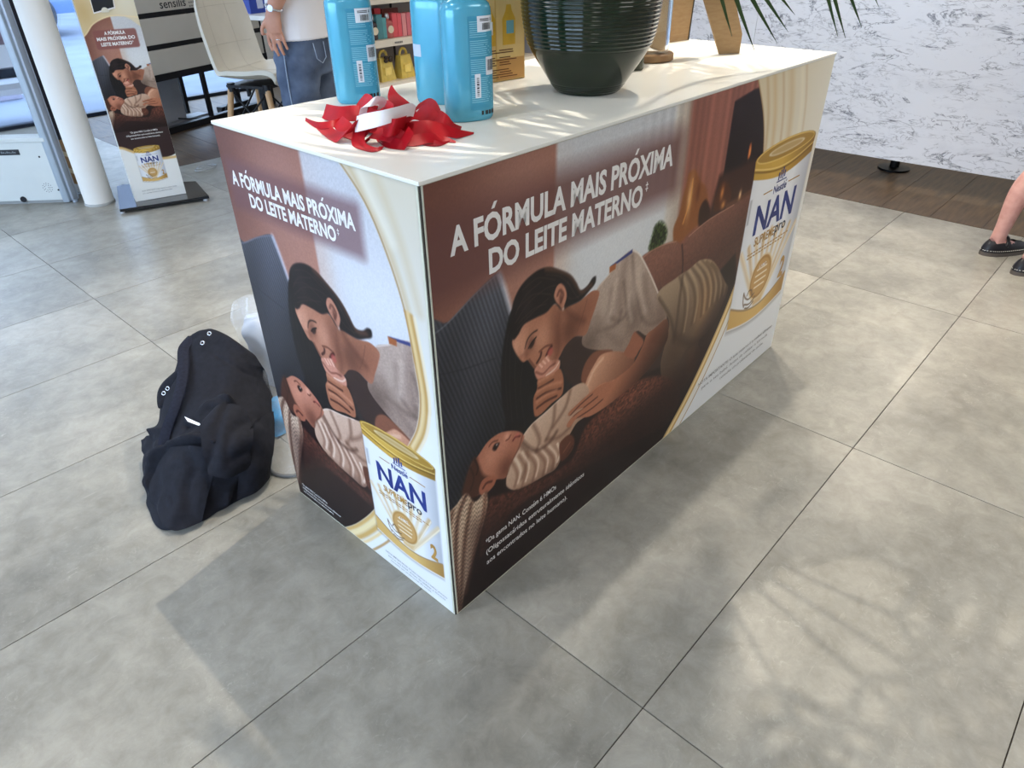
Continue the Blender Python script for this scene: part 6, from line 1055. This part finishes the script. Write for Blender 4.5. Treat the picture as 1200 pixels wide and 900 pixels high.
M_TEE = mat('white_jersey', (226, 224, 228), .85, noise=.02, scale=12, bump=.06, bscale=18); put('t_shirt', fuse(sh_, .010, 4), M_TEE, man)
wt = MB().ball_ring((.064 - .062, .275 - .045, 1.062 + .052), .036, .006, (1, 0, .35), (0, 1, 0), 24, 8).build('watch_band', mat('watch_steel', (196, 196, 200), .2, .9, noise=.1, scale=200), man, True); MB().lathe([(.015, 0), (.016, .004), (.014, .009)], 20).build('watch_case', mat('watch_dial', (210, 212, 220), .2, .5, noise=.05), wt, loc=(.0, .264, 1.114)).rotation_euler = (-PI / 2, 0, 0)
MB().ball_ring((.078 - .062, .262 - .048, .925 + .052), .0105, .0028, (1, 0, 0), (0, 1, .2), 16, 6).build('ring', mat('silver_ring', (226, 226, 230), .15, .95, noise=.02), man, True)
for s in (-1, 1): MB().tube(spline([(-.075, s * .10, .045), (0, s * .105, .055), (.12, s * .115, .045), (.215, s * .12, .032)], 6), [(.032 + .012 * math.sin(PI * k / 18), .044 - .0009 * k) for k in range(19)], 14).build('shoe', mat('dark_sneaker', (60, 60, 66), .6, noise=.1), man, True)

# woman standing at the marble counter: legs and loafers in view
wo = thing('person', 'person with bare legs in black slip-on shoes standing by the marble counter', 'person', (3.125, -.590, 0), math.radians(-38))
wr = math.radians(-38); cw, sw_ = math.cos(wr), math.sin(wr)
def loc(x, y): dx_, dy_ = x - 3.125, y + .590; return (dx_ * cw + dy_ * sw_, -dx_ * sw_ + dy_ * cw)
hl, hr_ = loc(3.20, -.495), loc(3.035, -.668); body = MB(); feet = (hl, hr_)
limb(body, [(.36, 0, .88), (.36, 0, .98), (.36, 0, 1.10), (.37, 0, 1.24), (.365, 0, 1.36), (.36, 0, 1.42), (.36, 0, 1.52)], [(.16, .115), (.155, .11), (.12, .09), (.145, .105), (.15, .09), (.06, .055), (.05, .05)], 18); head(body, (.385, 0, 1.60), .95)
for k, (fx, fy) in enumerate(feet):
    hy = .08 if k == 0 else -.08
    limb(body, [(.36, hy, .90), (.29 + .4 * fx, hy * .9 + .2 * fy, .68), (.150 + .95 * fx, fy * .9, .46), (.088 + fx, fy, .32), (.066 + fx, fy, .14), (.058 + fx, fy, .075)], [.085, .066, .047, .049, (.034, .036), (.032, .035)]); limb(body, [(.035 + fx, fy, .055), (.08 + fx, fy, .06), (.14 + fx, fy, .042), (.20 + fx, fy, .03)], [(.030, .035), (.034, .03), (.036, .02), (.03, .015)])
for s in (-1, 1): limb(body, [(.36, s * .14, 1.36), (.35, s * .19, 1.20), (.36, s * .20, 1.05), (.46, s * .18, .95)], [.045, .04, .034, .026]); limb(body, [(.46, s * .18, .95), (.52, s * .175, .92), (.57, s * .17, .90)], [(.03, .02), (.034, .018), (.024, .012)])
for s in (-1, 1):
    for k in range(4): limb(body, [(.55, s * (.15 + .014 * k), .91), (.59, s * (.15 + .014 * k), .895), (.615, s * (.15 + .014 * k), .88)], [.007, .0065, .0055], 8, 4)
put('body', fuse(body, .0055, 4), M_SKINP, wo)
sk = MB(); limb(sk, [(.36, 0, .60), (.36, 0, .75), (.36, 0, .92), (.36, 0, 1.08), (.365, 0, 1.24), (.36, 0, 1.37), (.36, 0, 1.42)], [(.22, .165), (.21, .155), (.18, .135), (.135, .105), (.16, .12), (.16, .10), (.09, .08)], 24); put('dress', fuse(sk, .012, 4), mat('dark_dress', (70, 66, 84), .85, noise=.08, scale=10), wo)
hm = MB().sphere((.365, 0, 1.64), (.10, .082, .095), 18, 12).sphere((.31, 0, 1.56), (.07, .08, .12), 18, 12); put('hair', fuse(hm, .009, 3), mat('brown_hair', (84, 58, 44), .6, noise=.2, scale=60), wo)
M_LOAF = mat('black_leather', (28, 27, 32), .32, noise=.1, scale=40, bump=.04); M_SOLE = mat('grey_brown_sole', (92, 84, 78), .8, noise=.06, scale=40); M_THREAD = mat('white_thread', (226, 222, 212), .7, noise=.03)
def outline(k, g=1.): # shoe footprint, heel at x=0
    t = 2 * PI * k / 36; x = .122 - .132 * math.cos(t); wdt = (.036 + .012 * math.sin(min(max((x + .01) / .264, 0), 1) * PI * .9 + .35)) * math.sqrt(max(1 - ((x - .122) / .1325) ** 4, .0)); return (x if True else 0, math.copysign(wdt, math.sin(t)) * g)
for fx, fy in feet:
    so = MB().prism([outline(k) for k in range(36)], .018, (fx, fy, 0), (1, 0, 0), (0, 1, 0), (0, 0, 1)).build('sole', M_SOLE, wo, True, ang=50)
    rows = []
    for h, ins, hx in ((.018, .98, 0), (.028, 1.0, 0), (.042, .95, .004), (.056, .80, .010), (.066, .58, .016)):
        row = []
        for k in range(36):
            x, y = outline(k); fr = max(0, min(1, (x - .06) / .17)); z = .018 + (h - .018) * (1.15 - .50 * fr); row.append((fx + (x - .122) * (1 - .03 * (h - .018) / .04) + .122 + (hx if x < .1 else -hx * 1.4), fy + y * ins, z))
        rows.append(row)
    up_ = MB().grid(rows, True).build('upper', M_LOAF, wo, True)
    MB().grid([[ (q[0], q[1], q[2] - .001) for q in rows[-1]], [((q[0] - fx - .13) * .55 + .15 + fx, fy + (q[1] - fy) * .4, q[2] - .004 + (.012 if q[0] - fx > .13 else -.012)) for q in rows[-1]]], True).build('vamp', M_LOAF, wo, True)
    st2 = MB()
    for k in range(36):
        (x0, y0), (x1, y1) = outline(k), outline(k + 1); n_ = max(1, int(math.hypot(x1 - x0, y1 - y0) / .008))
        for q in range(n_): a = (q + .2) / n_; b = (q + .75) / n_; st2.tube([(fx + x0 + (x1 - x0) * a, fy + (y0 + (y1 - y0) * a) * 1.015, .0285), (fx + x0 + (x1 - x0) * b, fy + (y0 + (y1 - y0) * b) * 1.015, .0285)], .0014, 5)
    st2.build('stitching', M_THREAD, up_, kind='stuff')
    MB().tube(spline([(fx + .085, fy - .040, .050), (fx + .10, fy - .02, .078), (fx + .105, fy, .084), (fx + .10, fy + .02, .078), (fx + .085, fy + .040, .050)], 5), (.010), 8).build('instep_strap', M_LOAF, wo, True)
